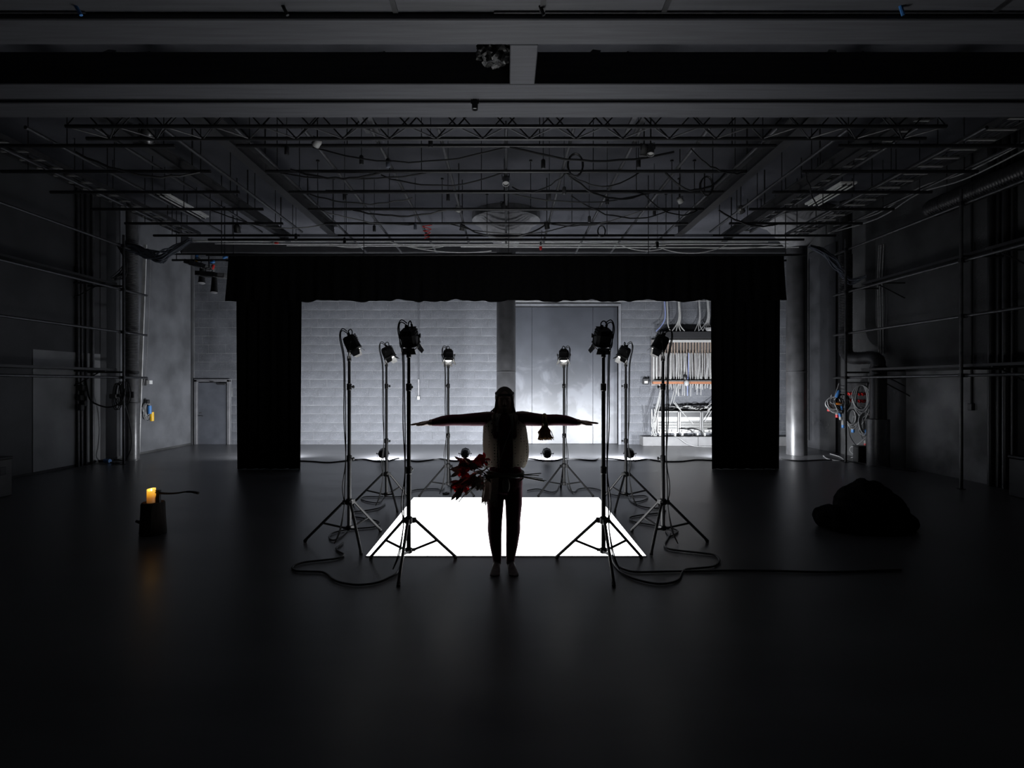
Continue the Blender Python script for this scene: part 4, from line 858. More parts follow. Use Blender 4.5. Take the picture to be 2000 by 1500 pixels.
c = Fp(1688, 904); t = thing('floor_box', 'small black box standing beside the right duct', 'box', (c.x, c.y, 0)); part(t, 'case', MB().bbox((c.x + .0, c.y + .1, .17), (.24, .2, .34), .012), M['dark'], smooth=False); part(t, 'lid', MB().bbox((c.x, c.y + .1, .35), (.25, .21, .025), .006), M['pipe'], smooth=False)
# ================================================================== BACK WALL: conduit, rack cabinet
x = (818 - VX) * 15 / FPX
cn = thing('wall_conduit', 'thin pale conduit with small socket on the block wall', 'conduit', (x, YB, 1.2)); part(cn, 'pipe', MB().cyl((x, YB - .03, 1.36), (x, YB - .03, 5.5), .014, n=8), M['block']); part(cn, 'lower_pipe', MB().cyl((x, YB - .032, 1.36), (x, YB - .032, 1.83), .022, n=8), M['cap']); part(cn, 'socket', MB().bbox((x, YB - .045, 1.31), (.075, .06, .10), .006), M['white'], smooth=False)
x = (1214 - VX) * 15 / FPX
c = Wp(1261, 745, 14.93); t = thing('switch_box', 'small black box with pale label on the back wall', 'switch box', c); part(t, 'case', MB().bbox(c, (.16, .1, .17), .01), M['dark'], smooth=False); part(t, 'sticker', MB().box(c + Vector((0, -.052, -.02)), (.09, .004, .06)), M['tag'], smooth=False)
c = Wp(1259, 762, 14.985); one('paint_patch', MB().box(c, (.26, .012, .2), Matrix.Rotation(.03, 3, 'Y')), M['block'], 'pale painted patch under the small black wall box', 'patch', smooth=False)
ph = thing('equipment_plinth', 'low pale plinth under the dimmer racks', 'plinth', (5.6, 14.8, 0))
for k, (a_, b_) in enumerate(((3.75, 5.27), (5.27, 7.9))): part(ph, 'slab', MB().bbox(((a_ + b_) / 2, 14.79, .127), (b_ - a_ - .006, .38, .254), .008), M['plinth'], smooth=False)
RW = .617
for k in range(5):
    x0 = 4.16 + k * RW; t = thing('dimmer_rack', 'pale dimmer rack on casters, %s from the open end of the plinth' % ORD[k], 'dimmer rack', (x0 + RW / 2, 14.8, .254), group='dimmer racks on the plinth')
    yf = 14.70; z0, z1 = .345, .955
    part(t, 'case', MB().bbox((x0 + RW / 2, yf + .16, (z0 + z1) / 2), (RW - .02, .26, z1 - z0), .01), M['alu'], smooth=False)
    f = MB()
    for xx in (x0 + .025, x0 + RW - .025): f.bbox((xx, yf, (z0 + z1) / 2), (.035, .05, z1 - z0), .006)
    for zz in (z0 + .02, z1 - .02): f.bbox((x0 + RW / 2, yf, zz), (RW - .02, .05, .035), .006)
    part(t, 'frame', f, M['alu'], smooth=False)
    part(t, 'top_vent', MB().b2(x0 + .045, x0 + RW - .045, yf + .018, yf + .03, z1 - .17, z1 - .04), M['dark'], smooth=False)
    part(t, 'label_strip', MB().b2(x0 + .045, x0 + RW - .045, yf + .012, yf + .028, z1 - .25, z1 - .17), M['white'], smooth=False)
    for r_ in range(3):
        zz = z0 + .14 + r_ * .075
        part(t, 'module_row', MB().b2(x0 + .045, x0 + RW - .045, yf + .014, yf + .028, zz - .034, zz + .034), M['rackf'], smooth=False)
        for q in range(12): part(t, 'breaker', MB().box((x0 + .075 + q * .042, yf + .006, zz), (.018, .02, .03)), M['dark'], smooth=False)
    for q in range(3): part(t, 'power_block', MB().bbox((x0 + .13 + q * .17, yf + .0, z0 + .065), (.11, .05, .055), .008), M['white'], smooth=False)
    for xx in (x0 + .1, x0 + RW - .1): part(t, 'caster', MB().cyl((xx - .02, yf + .05, .30), (xx + .02, yf + .05, .30), .046, n=14).box((xx, yf + .05, .345), (.06, .07, .03)), M['white'])
# patch cabinet with rows of hanging cables
cb = thing('patch_cabinet', 'wall cabinet with rows of grey cables above the dimmer racks', 'cabinet', (5.3, 14.9, 1.7))
part(cb, 'back_board', MB().bbox((5.45, 14.96, 2.3), (2.75, .05, 1.30), .006), mat('cabinet_board', (.16, .15, .15), .6, 0, .2, 6.), smooth=False)
part(cb, 'top_box', MB().bbox((5.5, 14.88, 3.06), (2.5, .22, .20), .01), M['dark'], smooth=False)
part(cb, 'top_rail', MB().bbox((5.55, 14.80, 2.895), (2.5, .08, .07), .006), M['white'], smooth=False)
part(cb, 'trunking', MB().bbox((5.45, 14.82, 1.735), (2.75, .12, .07), .006), M['copper'], smooth=False); part(cb, 'trunking_lid', MB().bbox((5.45, 14.81, 1.785), (2.75, .12, .03), .004), M['alu'], smooth=False)
part(cb, 'junction_box', MB().bbox((5.98, 14.78, 2.76), (.40, .10, .27), .01), M['white'], smooth=False)
for k, xx in enumerate((4.12, 4.20)): part(cb, 'side_pipe', MB().cyl((xx, 14.85, 1.72), (xx, 14.85, 2.9), .02, n=8), M['white'])
rr = random.Random(9)
for i in range(26):
    xx = 4.36 + i * .085 + rr.uniform(-.01, .01); zb_ = 2.52 + rr.uniform(-.05, .03) - (.1 if 14 < i < 19 else 0)
    part(cb, 'sleeve', MB().cyl((xx, 14.86, 2.87), (xx, 14.86, zb_), .019, n=7), M['kraft'])
for i in range(52):
    xx = 4.30 + i * .0425 + rr.uniform(-.012, .012); yy = 14.85 - rr.uniform(0, .04); x2 = xx + rr.uniform(-.03, .03)
    part(cb, 'cable', MB().tube(spline([(xx, yy, 2.56), (xx + rr.uniform(-.015, .015), yy - .01, 2.2), (x2, yy, 1.75), (x2 + rr.uniform(-.02, .02), yy - .01, 1.60 - rr.uniform(0, .06) - (.18 if rr.random() < .2 else 0))], 3), .010 + rr.random() * .004, 5), M[('wcab', 'rgrey', 'wcab', 'bcab' if rr.random() < .15 else 'wcab', 'rgrey')[i % 5]])
tg = MB()
for k in range(26): tg.tube(spline([(5.85 + rr.uniform(0, .3), 14.72 + rr.uniform(-.02, .02), 2.6 + rr.uniform(-.1, .05)) for _ in range(4)], 3), .007, 5)
part(cb, 'cable_tangle', tg, M['rubber'], kind='stuff')
c = Wp(1341, 748, 14.7); part(cb, 'grey_knot', MB().sphere(c, (.07, .06, .09), 10, 8), M['rgrey']); part(cb, 'dark_knot', MB().sphere(c + Vector((-.04, 0, .16)), (.06, .05, .09), 10, 8), M['rubber'])
# diagonal cables from cabinet to racks, tangle on the racks
dg = [((4.35, 1.70), (4.05, .55), 4), ((4.75, 1.70), (4.55, 1.15), 2), ((4.6, 1.2), (5.15, .58), 2), ((6.25, 1.66), (5.5, 1.0), 3), ((6.1, 1.66), (5.45, .70), 2), ((6.35, 1.6), (5.9, 1.05), 2)]
k = 0
for (p, q, n_) in dg:
    for i in range(n_):
        a_ = (p[0] + rr.uniform(-.08, .08), 14.74, p[1]); b_ = (q[0] + rr.uniform(-.06, .06), 14.64, q[1] + rr.uniform(-.04, .04))
        one('cable', MB().tube(sag(a_, b_, rr.uniform(.0, .05), 6), .009, 5), M['wcab'], 'pale cable slanting from the wall cabinet to the dimmer racks', 'cable', 'pale cables slanting from cabinet to racks'); k += 1
for i in range(10):
    x0 = 4.2 + rr.uniform(0, 1.2); pts = [(x0 + j * .18, 14.78 + rr.uniform(-.05, .06), .985 + rr.uniform(0, .07) + (.05 if j % 2 else 0)) for j in range(7)]
    one('cable', MB().tube(spline(pts, 4), .012, 5), M['rubber' if i % 3 else 'wcab'], 'loose %s cable lying in the tangle on the dimmer racks' % ('black' if i % 3 else 'pale'), 'cable', 'loose %s cables on the racks' % ('black' if i % 3 else 'pale'))
for i in range(7):
    pts = [(4.08 + rr.uniform(-.08, .06), 14.66 + rr.uniform(-.04, .04), .27 + .75 * (1 - abs(1 - j / 3)) * rr.uniform(.3, 1)) for j in range(6)]
    one('cable', MB().tube(spline(pts, 4), .009, 5), M['wcab'], 'pale cable heaped at the open end of the dimmer racks', 'cable', 'pale cables heaped beside the racks')
for i, (x0, x1) in enumerate(((4.75, 5.1), (5.0, 5.35), (5.55, 5.85))):
    one('cable', MB().tube(spline([(x0, 14.66, .46), (x0 + .15, 14.6, .47), (x1, 14.58, .40), (x1 - .02, 14.56, .27), (x0 + .1, 14.56, .27)], 5), .013, 6), M['rubber'], '%s black cable looping under the dimmer racks' % ORD[i], 'cable')
cable([(4.62, 14.55, .27), (4.75, 14.52, .2), (4.95, 14.5, .06), (5.2, 14.4, .015), (6.0, 14.3, .015)], .007, 'thin pale cable running down the front of the plinth', 'rgrey')
# cables dropping from above to the cabinet
for k, (px, m, n_, lb) in enumerate(((1298, 'bcab', 1, 'blue cable dropping to the left of the wall cabinet'), (1303, 'wcab', 1, 'white cable dropping to the left of the wall cabinet'), (1325, 'wcab', 4, 'bundle of white cables fanning onto the wall cabinet'), (1365, 'rgrey', 3, 'grey cables dropping to the wall cabinet, left bundle'), (1381, 'rgrey', 5, 'grey cables dropping to the wall cabinet, right bundle'))):
    c = Wp(px, 600, 14.85); t = thing('cable_drop', lb, 'cable bundle', (c.x, c.y, 3.15)); 
    for i in range(n_):
        e = (i - (n_ - 1) / 2) * .12 + (-.25 if k == 0 else .08 if k == 1 else -.02)
        part(t, 'cable', MB().tube(spline([(c.x + i * .015, 14.88, 5.2), (c.x + i * .012, 14.88, 4.2), (c.x + i * .014 + .02, 14.86, 3.6), (c.x + e * .3, 14.85, 3.35), (c.x + e, 14.80, 3.17)], 5), .016 if k < 3 else .011, 6), M[m])
t = thing('cable_coil', 'grey cable coil lying on top of the wall cabinet', 'cable coil', Wp(1365, 658, 14.7))
for i in range(6):
    a_ = 5.45 + rr.uniform(0, .15); part(t, 'loop', MB().tube([(a_ + .28 + .28 * math.cos(j / 12 * 2 * PI), 14.78 + .07 * math.sin(j / 12 * 2 * PI), 3.18 + .015 * i) for j in range(13)], .011, 5), M['rgrey'])
# ================================================================== BOXES AT THE FRAME EDGES
bx_ = thing('flight_case', 'pale grey case standing at the far left edge', 'box', (-7.9, 7.75, 0)); part(bx_, 'body', MB().bbox((-7.9, 7.75, .29), (.76, .72, .56), .012), mat('case_grey', (.13, .13, .13), .6, 0, .2, 5.), smooth=False); part(bx_, 'lid', MB().bbox((-7.9, 7.75, .585), (.78, .74, .04), .008), M['wall'], smooth=False); part(bx_, 'handle', MB().bbox((-7.515, 7.95, .40), (.012, .10, .12), .004), M['dark'], smooth=False)
bx_ = thing('dark_crate', 'low dark crate standing at the far right edge', 'box', (7.88, 7.75, 0)); part(bx_, 'body', MB().bbox((7.88, 7.75, .29), (.46, .72, .58), .012), M['pipe'], smooth=False); part(bx_, 'lid', MB().bbox((7.88, 7.75, .6), (.48, .74, .04), .008), M['pipe'], smooth=False)
# ================================================================== CANDLE, LOG, AXE
LX, LY = -4.01, 6.05
lg = thing('chopping_log', 'dark upright log on the floor at the left', 'log', (LX, LY, 0))
rings = []; nn = 28
for j, (z, r) in enumerate(((0, .135), (.02, .137), (.10, .132), (.19, .126), (.28, .122), (.345, .120), (.36, .112))):
    rings.append([Vector((LX + r * (1 + .05 * mnoise.noise(Vector((math.cos(2 * PI * i / nn) * 3, math.sin(2 * PI * i / nn) * 3, z * 1.5))) + .03 * math.sin(i * 2.3)) * math.cos(2 * PI * i / nn), LY + r * (1 + .05 * math.sin(i * 1.7)) * math.sin(2 * PI * i / nn), z)) for i in range(nn)])
part(lg, 'bark', MB().loft(rings), mat('log_bark', (.020, .014, .011), .85, 0, .5, 14., .8, 30., stretch=(1, 1, .25)))
part(lg, 'cut_face', MB().lathe([(.108, 0), (.104, .006)], (LX, LY, .357), n=24), mat('log_endgrain', (.10, .065, .04), .8, 0, .3, 30.))
part(lg, 'branch_stub', MB().cyl((LX - .11, LY - .03, .13), (LX - .165, LY - .05, .155), .022, .014, n=8), M['pipe'])
CX, CYY, CZ = (295.5 - VX) * 6.0 / FPX, 6.0, .363
cd = thing('pillar_candle', 'lit yellow pillar candle standing on the log', 'candle', (CX, CYY, CZ))
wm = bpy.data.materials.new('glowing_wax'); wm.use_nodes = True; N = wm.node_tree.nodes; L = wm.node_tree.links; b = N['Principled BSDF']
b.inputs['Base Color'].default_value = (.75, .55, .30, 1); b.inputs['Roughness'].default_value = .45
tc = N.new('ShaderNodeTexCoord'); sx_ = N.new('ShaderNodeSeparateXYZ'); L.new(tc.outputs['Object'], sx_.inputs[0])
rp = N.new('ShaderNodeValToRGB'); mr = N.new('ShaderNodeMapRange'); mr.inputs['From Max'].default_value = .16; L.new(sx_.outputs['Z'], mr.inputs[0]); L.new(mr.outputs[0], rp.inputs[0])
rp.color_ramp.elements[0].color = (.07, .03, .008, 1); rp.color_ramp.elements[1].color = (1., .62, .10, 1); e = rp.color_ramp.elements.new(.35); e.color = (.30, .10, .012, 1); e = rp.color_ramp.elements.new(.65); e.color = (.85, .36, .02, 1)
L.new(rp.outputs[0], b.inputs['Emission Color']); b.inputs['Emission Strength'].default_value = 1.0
r_ = .044; nn = 24; rings = []
def top(a): return .156 + .006 * math.sin(a + .6) - (.018 if abs(((a - 4.9) + PI) % (2 * PI) - PI) < .7 else 0)
for rr_, f in ((r_, 0), (r_ * 1.01, .3), (r_, .7), (r_, 1), (r_ * .88, 1.0), (r_ * .8, .90), (r_ * .3, .86)):
    rings.append([Vector((CX + rr_ * math.cos(2 * PI * i / nn), CYY + rr_ * math.sin(2 * PI * i / nn), CZ + f * top(2 * PI * i / nn))) for i in range(nn)])
part(cd, 'wax', MB().loft(rings), wm)
part(cd, 'wick', MB().cyl((CX, CYY, CZ + .13), (CX + .003, CYY, CZ + .15), .0025, n=6), M['dark'])
part(cd, 'flame', MB().lathe([(.002, 0), (.009, .010), (.006, .018), (.001, .028)], (CX, CYY, CZ + .132), n=10), emis('flame', (1, .72, .25), 8.0))
pl_ = bpy.data.lights.new('candle_light', 'POINT'); pl_.energy = CANDLE_WATTS; pl_.color = (1, .6, .22); pl_.shadow_soft_size = .02; po = bpy.data.objects.new('candle_light', pl_); COL.objects.link(po); po.parent = cd; po.location = (0, 0, .21)
ax_ = thing('axe', 'axe struck into the log beside the candle, handle outward', 'axe', (LX + .06, LY - .04, .355))
ay = LY - .05
A = lambda px, py: Wp(px, py, ay)
hd = [A(303, 957.5), A(305, 961), A(305, 966), A(303.5, 972), A(302, 984), A(311, 984), A(310.5, 972), A(310.5, 966), A(311, 958)]
part(ax_, 'head', MB().poly(hd, (0, .035, 0)), mat('axe_steel', (.03, .03, .032), .45, .6, .3, 20.), smooth=False)
hp = [A(303, 962), A(315, 964), A(330, 964.5), A(345, 963.5), A(358, 961.5), A(370, 961), A(380, 962.5), A(386, 964)]
hp = [p + Vector((0, .017, 0)) for p in hp]; sp_ = spline(hp, 5); part(ax_, 'handle', MB().tube(sp_, [.019 - .007 * min(1, i / 18) + (.007 if i > len(sp_) - 9 else 0) for i in range(len(sp_))], 10, flat=.7), mat('axe_handle', (.045, .028, .016), .5, 0, .3, 20.))
part(ax_, 'grip', MB().tube(sp_[-14:], [.0155] * 11 + [.018, .019, .017], 10, flat=.75), M['dark'])
# ================================================================== HELPERS FOR ORGANIC SHAPES
def remeshed(mb, voxel, it=4, fac=.5):
    me = mb.mesh('tmp', (0, 0, 0), M['dark'], False); o = link('tmp', me)
    m = o.modifiers.new('r', 'REMESH'); m.mode = 'VOXEL'; m.voxel_size = voxel
    if it: s_ = o.modifiers.new('s', 'SMOOTH'); s_.iterations = it; s_.factor = fac
    dgr = bpy.context.evaluated_depsgraph_get(); dgr.update()
    out = bpy.data.meshes.new_from_object(o.evaluated_get(dgr)); bpy.data.objects.remove(o); bpy.data.meshes.remove(me)
    out.materials.clear(); out.polygons.foreach_set('use_smooth', [True] * len(out.polygons)); return out
def put(name, me, parent=None, loc=(0, 0, 0)):
    me.name = name; o = link(name, me); o.parent = parent; o.location = loc; ORG[o.name] = Vector((0, 0, 0)); return o
# ---- heap of black cloth on the right
HX, HY = 4.22, 6.35
hp_ = MB()
for (x, y, z, a_, b_, c_) in ((.10, .05, .22, .34, .30, .33), (.03, .0, .36, .20, .2, .17), (.25, .0, .18, .28, .3, .24), (-.33, -.05, .12, .22, .25, .15), (-.16, -.1, .16, .22, .25, .17), (.42, -.05, .08, .16, .25, .14), (-.42, -.08, .20, .07, .12, .05), (-.22, 0, .31, .06, .1, .04), (0, -.2, .06, .48, .25, .09)):
    hp_.sphere((x, y, z), (a_, b_, c_), 18, 12)
me = remeshed(hp_, .018, 3)
for v in me.vertices:
    n_ = Vector(v.co); d_ = .02 * mnoise.noise(n_ * 7) + .012 * math.sin(n_.x * 26 + 4 * mnoise.noise(n_ * 4)) + .008 * mnoise.noise(n_ * 22)
    v.co = n_ + v.normal * d_; v.co.z = max(v.co.z, .0)
me.materials.append(M['drape']); hp2 = put('cloth_heap', me, None, (HX, HY, 0)); tag(hp2, 'black heap of cloth lying on the right floor', 'cloth')
# ================================================================== PERSON
PYY = 4.86
pr = thing('person', 'person with arms stretched wide in dark suit and pale translucent vest', 'person', (0, PYY, 0))
B = MB()
# torso and pelvis (x centre slightly left)
cx = -.008
B.ell([(cx, .01, .70, .07, .07), (cx, .01, .725, .135, .10), (cx, .015, .78, .158, .115), (cx, .015, .86, .158, .115), (cx, .005, .95, .140, .105), (cx, 0, 1.04, .128, .098), (cx, -.005, 1.15, .138, .105), (cx, -.005, 1.26, .155, .108), (cx, 0, 1.34, .160, .095), (cx, .005, 1.395, .135, .075), (cx, .008, 1.425, .075, .058), (cx, .005, 1.45, .052, .052)], 28)
B.ell([(cx, .008, 1.40, .062, .06), (cx - .004, 0, 1.44, .050, .052), (cx - .006, -.008, 1.50, .048, .052)], 20)           # neck
for s in (-1, 1): B.sphere((cx + s * .065, -.085, 1.235), (.06, .045, .06), 14, 10)
hx = -.014; hz = 1.545
B.sphere((hx, .012, hz + .022), (.074, .092, .098), 24, 16)                          # skull
B.ell([(hx, -.035, 1.432, .022, .018), (hx, -.038, 1.445, .036, .036), (hx, -.030, 1.475, .052, .055), (hx, -.022, 1.51, .062, .066), (hx, -.018, 1.55, .066, .070), (hx, -.012, 1.60, .062, .070)], 20)   # face and jaw
B.sphere((hx, -.098, 1.518), (.013, .016, .012), 10, 8); B.cyl((hx, -.088, 1.555), (hx, -.102, 1.52), .008, .012, n=8)      # nose
B.sphere((hx, -.083, 1.482), (.022, .010, .006), 10, 6); B.sphere((hx, -.082, 1.474), (.019, .010, .006), 10, 6)           # lips
B.sphere((hx, -.072, 1.572), (.05, .016, .009), 12, 6)                                                                      # brow
for s in (-1, 1):
    B.sphere((hx + s * .028, -.076, 1.553), (.013, .010, .008), 10, 8); B.sphere((hx + s * .072, .012, 1.54), (.008, .016, .028), 8, 8)
# arms
def limb(pts, rs, n=16, flat=None): B.tube(spline(pts, 4), [r for i in range(len(rs) - 1) for r in [rs[i] + (rs[i + 1] - rs[i]) * k / 4 for k in range(4)]] + [rs[-1]], n, flat=flat)
limb([(-.10, 0, 1.385), (-.17, .0, 1.383), (-.30, .005, 1.376), (-.42, .01, 1.371), (-.50, .005, 1.370), (-.58, -.005, 1.362), (-.665, -.01, 1.350), (-.70, -.01, 1.347)], [.060, .066, .060, .052, .051, .048, .032, .028])
limb([(.09, 0, 1.388), (.155, .0, 1.386), (.27, .005, 1.375), (.38, .01, 1.370), (.46, .005, 1.372), (.55, -.005, 1.366), (.635, -.01, 1.352), (.67, -.01, 1.350)], [.060, .068, .060, .052, .052, .048, .032, .028])
# hands: palm down, fingers slightly bent
def hand(s, x0, z0, droop):
    B.loft([[Vector((x0 + s * dx, -.01 + w_ * math.cos(t), z0 + droop * dx + h_ * math.sin(t))) for t in [2 * PI * i / 16 for i in range(16)]] for dx, w_, h_ in ((-.015, .026, .022), (.01, .028, .022), (.04, .036, .021), (.075, .038, .018), (.095, .035, .015))])
    for k, (oy, L_) in enumerate(((-.028, .070), (-.0095, .082), (.0095, .077), (.028, .060))):
        p0 = Vector((x0 + s * .085, -.01 + oy * .95, z0 + droop * .085)); d1 = Vector((s, oy * .6, droop + .02)).normalized(); d2 = Vector((s, oy * .3, droop - .05 - .004 * k)).normalized(); d3 = Vector((s, oy * .2, droop - .09)).normalized()
        p1 = p0 + d1 * L_ * .42; p2 = p1 + d2 * L_ * .32; p3 = p2 + d3 * L_ * .28
        B.tube([p0, p0.lerp(p1, .5), p1, p2, p3, p3 + d3 * .004], [.0125, .0115, .0105, .0092, .008, .0045], 10)
    p0 = Vector((x0 + s * .02, -.034, z0 - .004)); p1 = p0 + Vector((s * .035, -.022, -.010)); p2 = p1 + Vector((s * .030, -.010, -.002)); p3 = p2 + Vector((s * .022, -.003, -.001))
    B.tube([p0, p1, p2, p3, p3 + Vector((s * .004, 0, 0))], [.013, .0115, .010, .008, .004], 10)
hand(-1, -.70, 1.346, -.09); hand(1, .668, 1.350, -.03)
# legs
def leg(s, x):
    pts = [(x[0], .012, .80), (x[1], .012, .70), (x[2], .010, .60), (x[3], .005, .45), (x[4], .02, .36), (x[5], .025, .22), (x[6], .022, .10), (x[6], .022, .055)]
    limb(pts, [.084, .080, .077, .066, .066, .055, .040, .038], 20)
leg(-1, (-.085, -.093, -.099, -.101, -.104, -.095, -.083)); leg(1, (.065, .068, .069, .064, .064, .052, .040))
for s, xa, xt in ((-1, -.083, -.098), (1, .040, .066)):
    B.loft([[Vector((xa + (xt - xa) * f + w_ * math.cos(t), y_, max(.0, zc + h_ * math.sin(t)))) for t in [2 * PI * i / 18 for i in range(18)]] for f, y_, w_, zc, h_ in ((0, .075, .020, .03, .026), (0, .06, .031, .035, .034), (.2, .02, .034, .045, .045), (.5, -.05, .038, .035, .035), (.8, -.10, .043, .024, .024), (.95, -.135, .042, .017, .017), (1, -.15, .035, .013, .012))])
    for k in range(5):
        ox = (k - 2) * .0165 * -s; rr_ = .0125 if k == 0 else .0095; yb = -.140 - (.006 * (2 - abs(k - 1)))
        B.tube([(xt + ox, -.12, .016), (xt + ox * 1.05, yb - .012, .013), (xt + ox * 1.05, yb - .026, .010)], [rr_, rr_, rr_ * .7], 10)
me = remeshed(B, .0052, 3, .45)
suit = mat('plum_bodysuit', (.060, .010, .022), .75, 0, .25, 40., .15, 300., .2); skin = mat('skin', (.30, .19, .15), .55, 0, .1, 20.); sock = mat('grey_foot', (.13, .12, .12), .7, 0, .2, 30.)
suit.node_tree.nodes['Principled BSDF'].inputs['Sheen Weight'].default_value = .35
suit.node_tree.nodes['Principled BSDF'].inputs['Sheen Tint'].default_value = (.9, .25, .4, 1)
for m_ in (suit, skin, sock): me.materials.append(m_)
for p in me.polygons:
    c = p.center; p.material_index = 1 if (c.z > 1.435 or c.x < -.672 or c.x > .645) else 2 if c.z < .085 else 0
body = put('body', me, pr); body['label'] = 'body in a dark plum suit with bare hands'
# hair: cap and long strands over the shoulders
hm = mat('ash_hair', (.11, .075, .05), .5, 0, .3, 40., stretch=(30, 30, 2)); HB = MB()
HB.sphere((hx, .024, hz + .032), (.089, .096, .101), 22, 14)
def strand(pts, r0, r1): q = spline(pts, 5); HB.tube(q, [r0 + (r1 - r0) * i / (len(q) - 1) for i in range(len(q))], 7)
rr = random.Random(4)
for s in (-1, 1):
    for k in range(16):
        u = k / 15; y0 = -.03 + .11 * u; sp2 = .082 + .06 * rr.random() ** 2 if s < 0 else .074 + .03 * rr.random()
        strand([(hx + s * .062, y0 * .8, 1.60), (hx + s * .074, y0, 1.545), (hx + s * (.074 + .010 * rr.random()), y0 - .005, 1.49), (hx + s * sp2, y0 - .02 * u, 1.435), (hx + s * (sp2 + .015), y0 - .06, 1.405 - .02 * rr.random()), (hx + s * (sp2 - .02 + .04 * rr.random()), -.115, 1.30 - .1 * rr.random())], .0125, .004)
for k in range(12):
    x_ = -.07 + .14 * k / 11; strand([(hx + x_, .10, 1.60), (hx + x_ * 1.1, .118, 1.50), (hx + x_ * 1.3, .11, 1.40), (hx + x_ * 1.5, .118, 1.25)], .018, .006)
hb = MB(); q = [Vector((hx + .083 * math.cos(t), .018 + .094 * math.sin(t), 1.612 + .014 * math.sin(t))) for t in [2 * PI * i / 28 for i in range(29)]]
ho = put('hair', remeshed(HB, .0065, 1, .3), pr); ho.data.materials.append(hm); ho['label'] = 'long ash hair falling on the shoulders'
part(pr, 'headband', hb.tube(q, .006, 8, flat=2.2), M['dark'], local=True)
# vest: translucent pale shell with small dark dots
def vest_mat():
    m = bpy.data.materials.new('pale_vest'); m.use_nodes = True; N = m.node_tree.nodes; L = m.node_tree.links; N.clear()
    o = N.new('ShaderNodeOutputMaterial'); tr_ = N.new('ShaderNodeBsdfTranslucent'); di = N.new('ShaderNodeBsdfDiffuse'); mx = N.new('ShaderNodeMixShader'); mx.inputs[0].default_value = .45
    tp = N.new('ShaderNodeBsdfTransparent'); m2 = N.new('ShaderNodeMixShader'); m2.inputs[0].default_value = .22
    tc = N.new('ShaderNodeTexCoord'); vo = N.new('ShaderNodeTexVoronoi'); vo.inputs['Scale'].default_value = 38.; vo.inputs['Randomness'].default_value = .15
    L.new(tc.outputs['Object'], vo.inputs['Vector']); rp = N.new('ShaderNodeValToRGB'); rp.color_ramp.elements[0].position = .20; rp.color_ramp.elements[1].position = .26
    rp.color_ramp.elements[0].color = (.03, .03, .03, 1); rp.color_ramp.elements[1].color = (.62, .58, .50, 1)
    L.new(vo.outputs['Distance'], rp.inputs[0]); L.new(rp.outputs[0], tr_.inputs[0]); L.new(rp.outputs[0], di.inputs[0])
    L.new(di.outputs[0], mx.inputs[1]); L.new(tr_.outputs[0], mx.inputs[2]); L.new(mx.outputs[0], m2.inputs[1]); L.new(tp.outputs[0], m2.inputs[2]); L.new(m2.outputs[0], o.inputs[0]); return m
vm = vest_mat(); V = MB(); nv = 40; rings = []
prof = [(.95, .178, .128, .0), (.98, .190, .133, .002), (1.03, .202, .140, .005), (1.09, .207, .144, .006), (1.16, .206, .143, .003), (1.24, .202, .136, .0), (1.31, .196, .118, -.003), (1.37, .180, .092, -.004), (1.41, .145, .075, -.004), (1.432, .10, .066, -.004)]
def vring(off):
    out = []
    for j, (z, rx, ry, ox) in enumerate(prof):
        r = []
        for i in range(nv + 1):
            t = -PI / 2 + .30 + (2 * PI - .60) * i / nv
            wv = .008 * math.sin(t * 9 + z * 8) * (1 - (z - .95) / .6)
            r.append(Vector((cx + ox + (rx + wv - off) * math.cos(t), .0 + (ry + wv - off) * math.sin(t), z + (.012 * math.sin(t * 5) if j == 0 else 0))))
        out.append(r)
    return out
o_, i_ = vring(0), vring(.004)
V.loft([a + b[::-1] for a, b in zip(o_, i_)])
part(pr, 'vest', V, vm, label='pale translucent sleeveless vest with dark dots', local=True)
pp = MB()
for s in (-1, 1):
    pts = [Vector((cx + s * .06, -.155, .92)), Vector((cx + s * .065, -.16, 1.1)), Vector((cx + s * .06, -.152, 1.25)), Vector((cx + s * .062, -.118, 1.36)), Vector((cx + s * .055, -.075, 1.42))]
    part(pr, 'vest_edge', MB().tube(spline(pts, 5), .006, 6), M['dark'], local=True)
part(pr, 'cord', MB().tube(spline([(cx - .09, -.158, .95), (cx - .04, -.17, 1.05), (cx + .0, -.168, 1.17), (cx + .05, -.148, 1.30)], 5), .0028, 5), M['cap'], local=True)
part(pr, 'belt', MB().tube([Vector((cx + .162 * math.cos(t), .012 + .122 * math.sin(t), .885 + .01 * math.sin(t * 2))) for t in [2 * PI * i / 36 for i in range(37)]], .014, 8, flat=1.5), M['dark'], local=True)
# hip cloth with fringe, pouch
hc = MB(); rr = random.Random(8); fm_ = mat('grey_linen', (.20, .18, .155), .85, 0, .2, 60., .3, 200.)
rings = []
for z, rx in ((.885, .170), (.84, .178), (.78, .186), (.72, .192), (.66, .196)):
    q = [];
    for i in range(17):
        t = PI * .62 + PI * .78 * i / 16; wv = .010 * math.sin(i * 1.9 + z * 9) * (1.2 - (z - .66) * 3); q.append(Vector((cx - .012 * (0.885 - z) / .2 + (rx + wv) * math.cos(t), .012 + (.135 + wv) * math.sin(t), z)))
    rings.append(q + [Vector((p.x * .98, p.y * .98, p.z)) for p in q[::-1]])
part(pr, 'hip_cloth', hc.loft(rings), fm_, label='pale fringed cloth hanging at one hip', local=True)
fg = MB()
for i in range(46):
    t = PI * .62 + PI * .78 * i / 45; p = Vector((cx - .014 + .196 * math.cos(t), .012 + .135 * math.sin(t), .668)); fg.tube([p, p + Vector((rr.uniform(-.006, .006), 0, -.025)), p + Vector((rr.uniform(-.012, .01), rr.uniform(-.01, .01), -.05 - .02 * rr.random()))], [.004, .0035, .002], 5)
part(pr, 'hip_fringe', fg, fm_, kind='stuff', local=True)
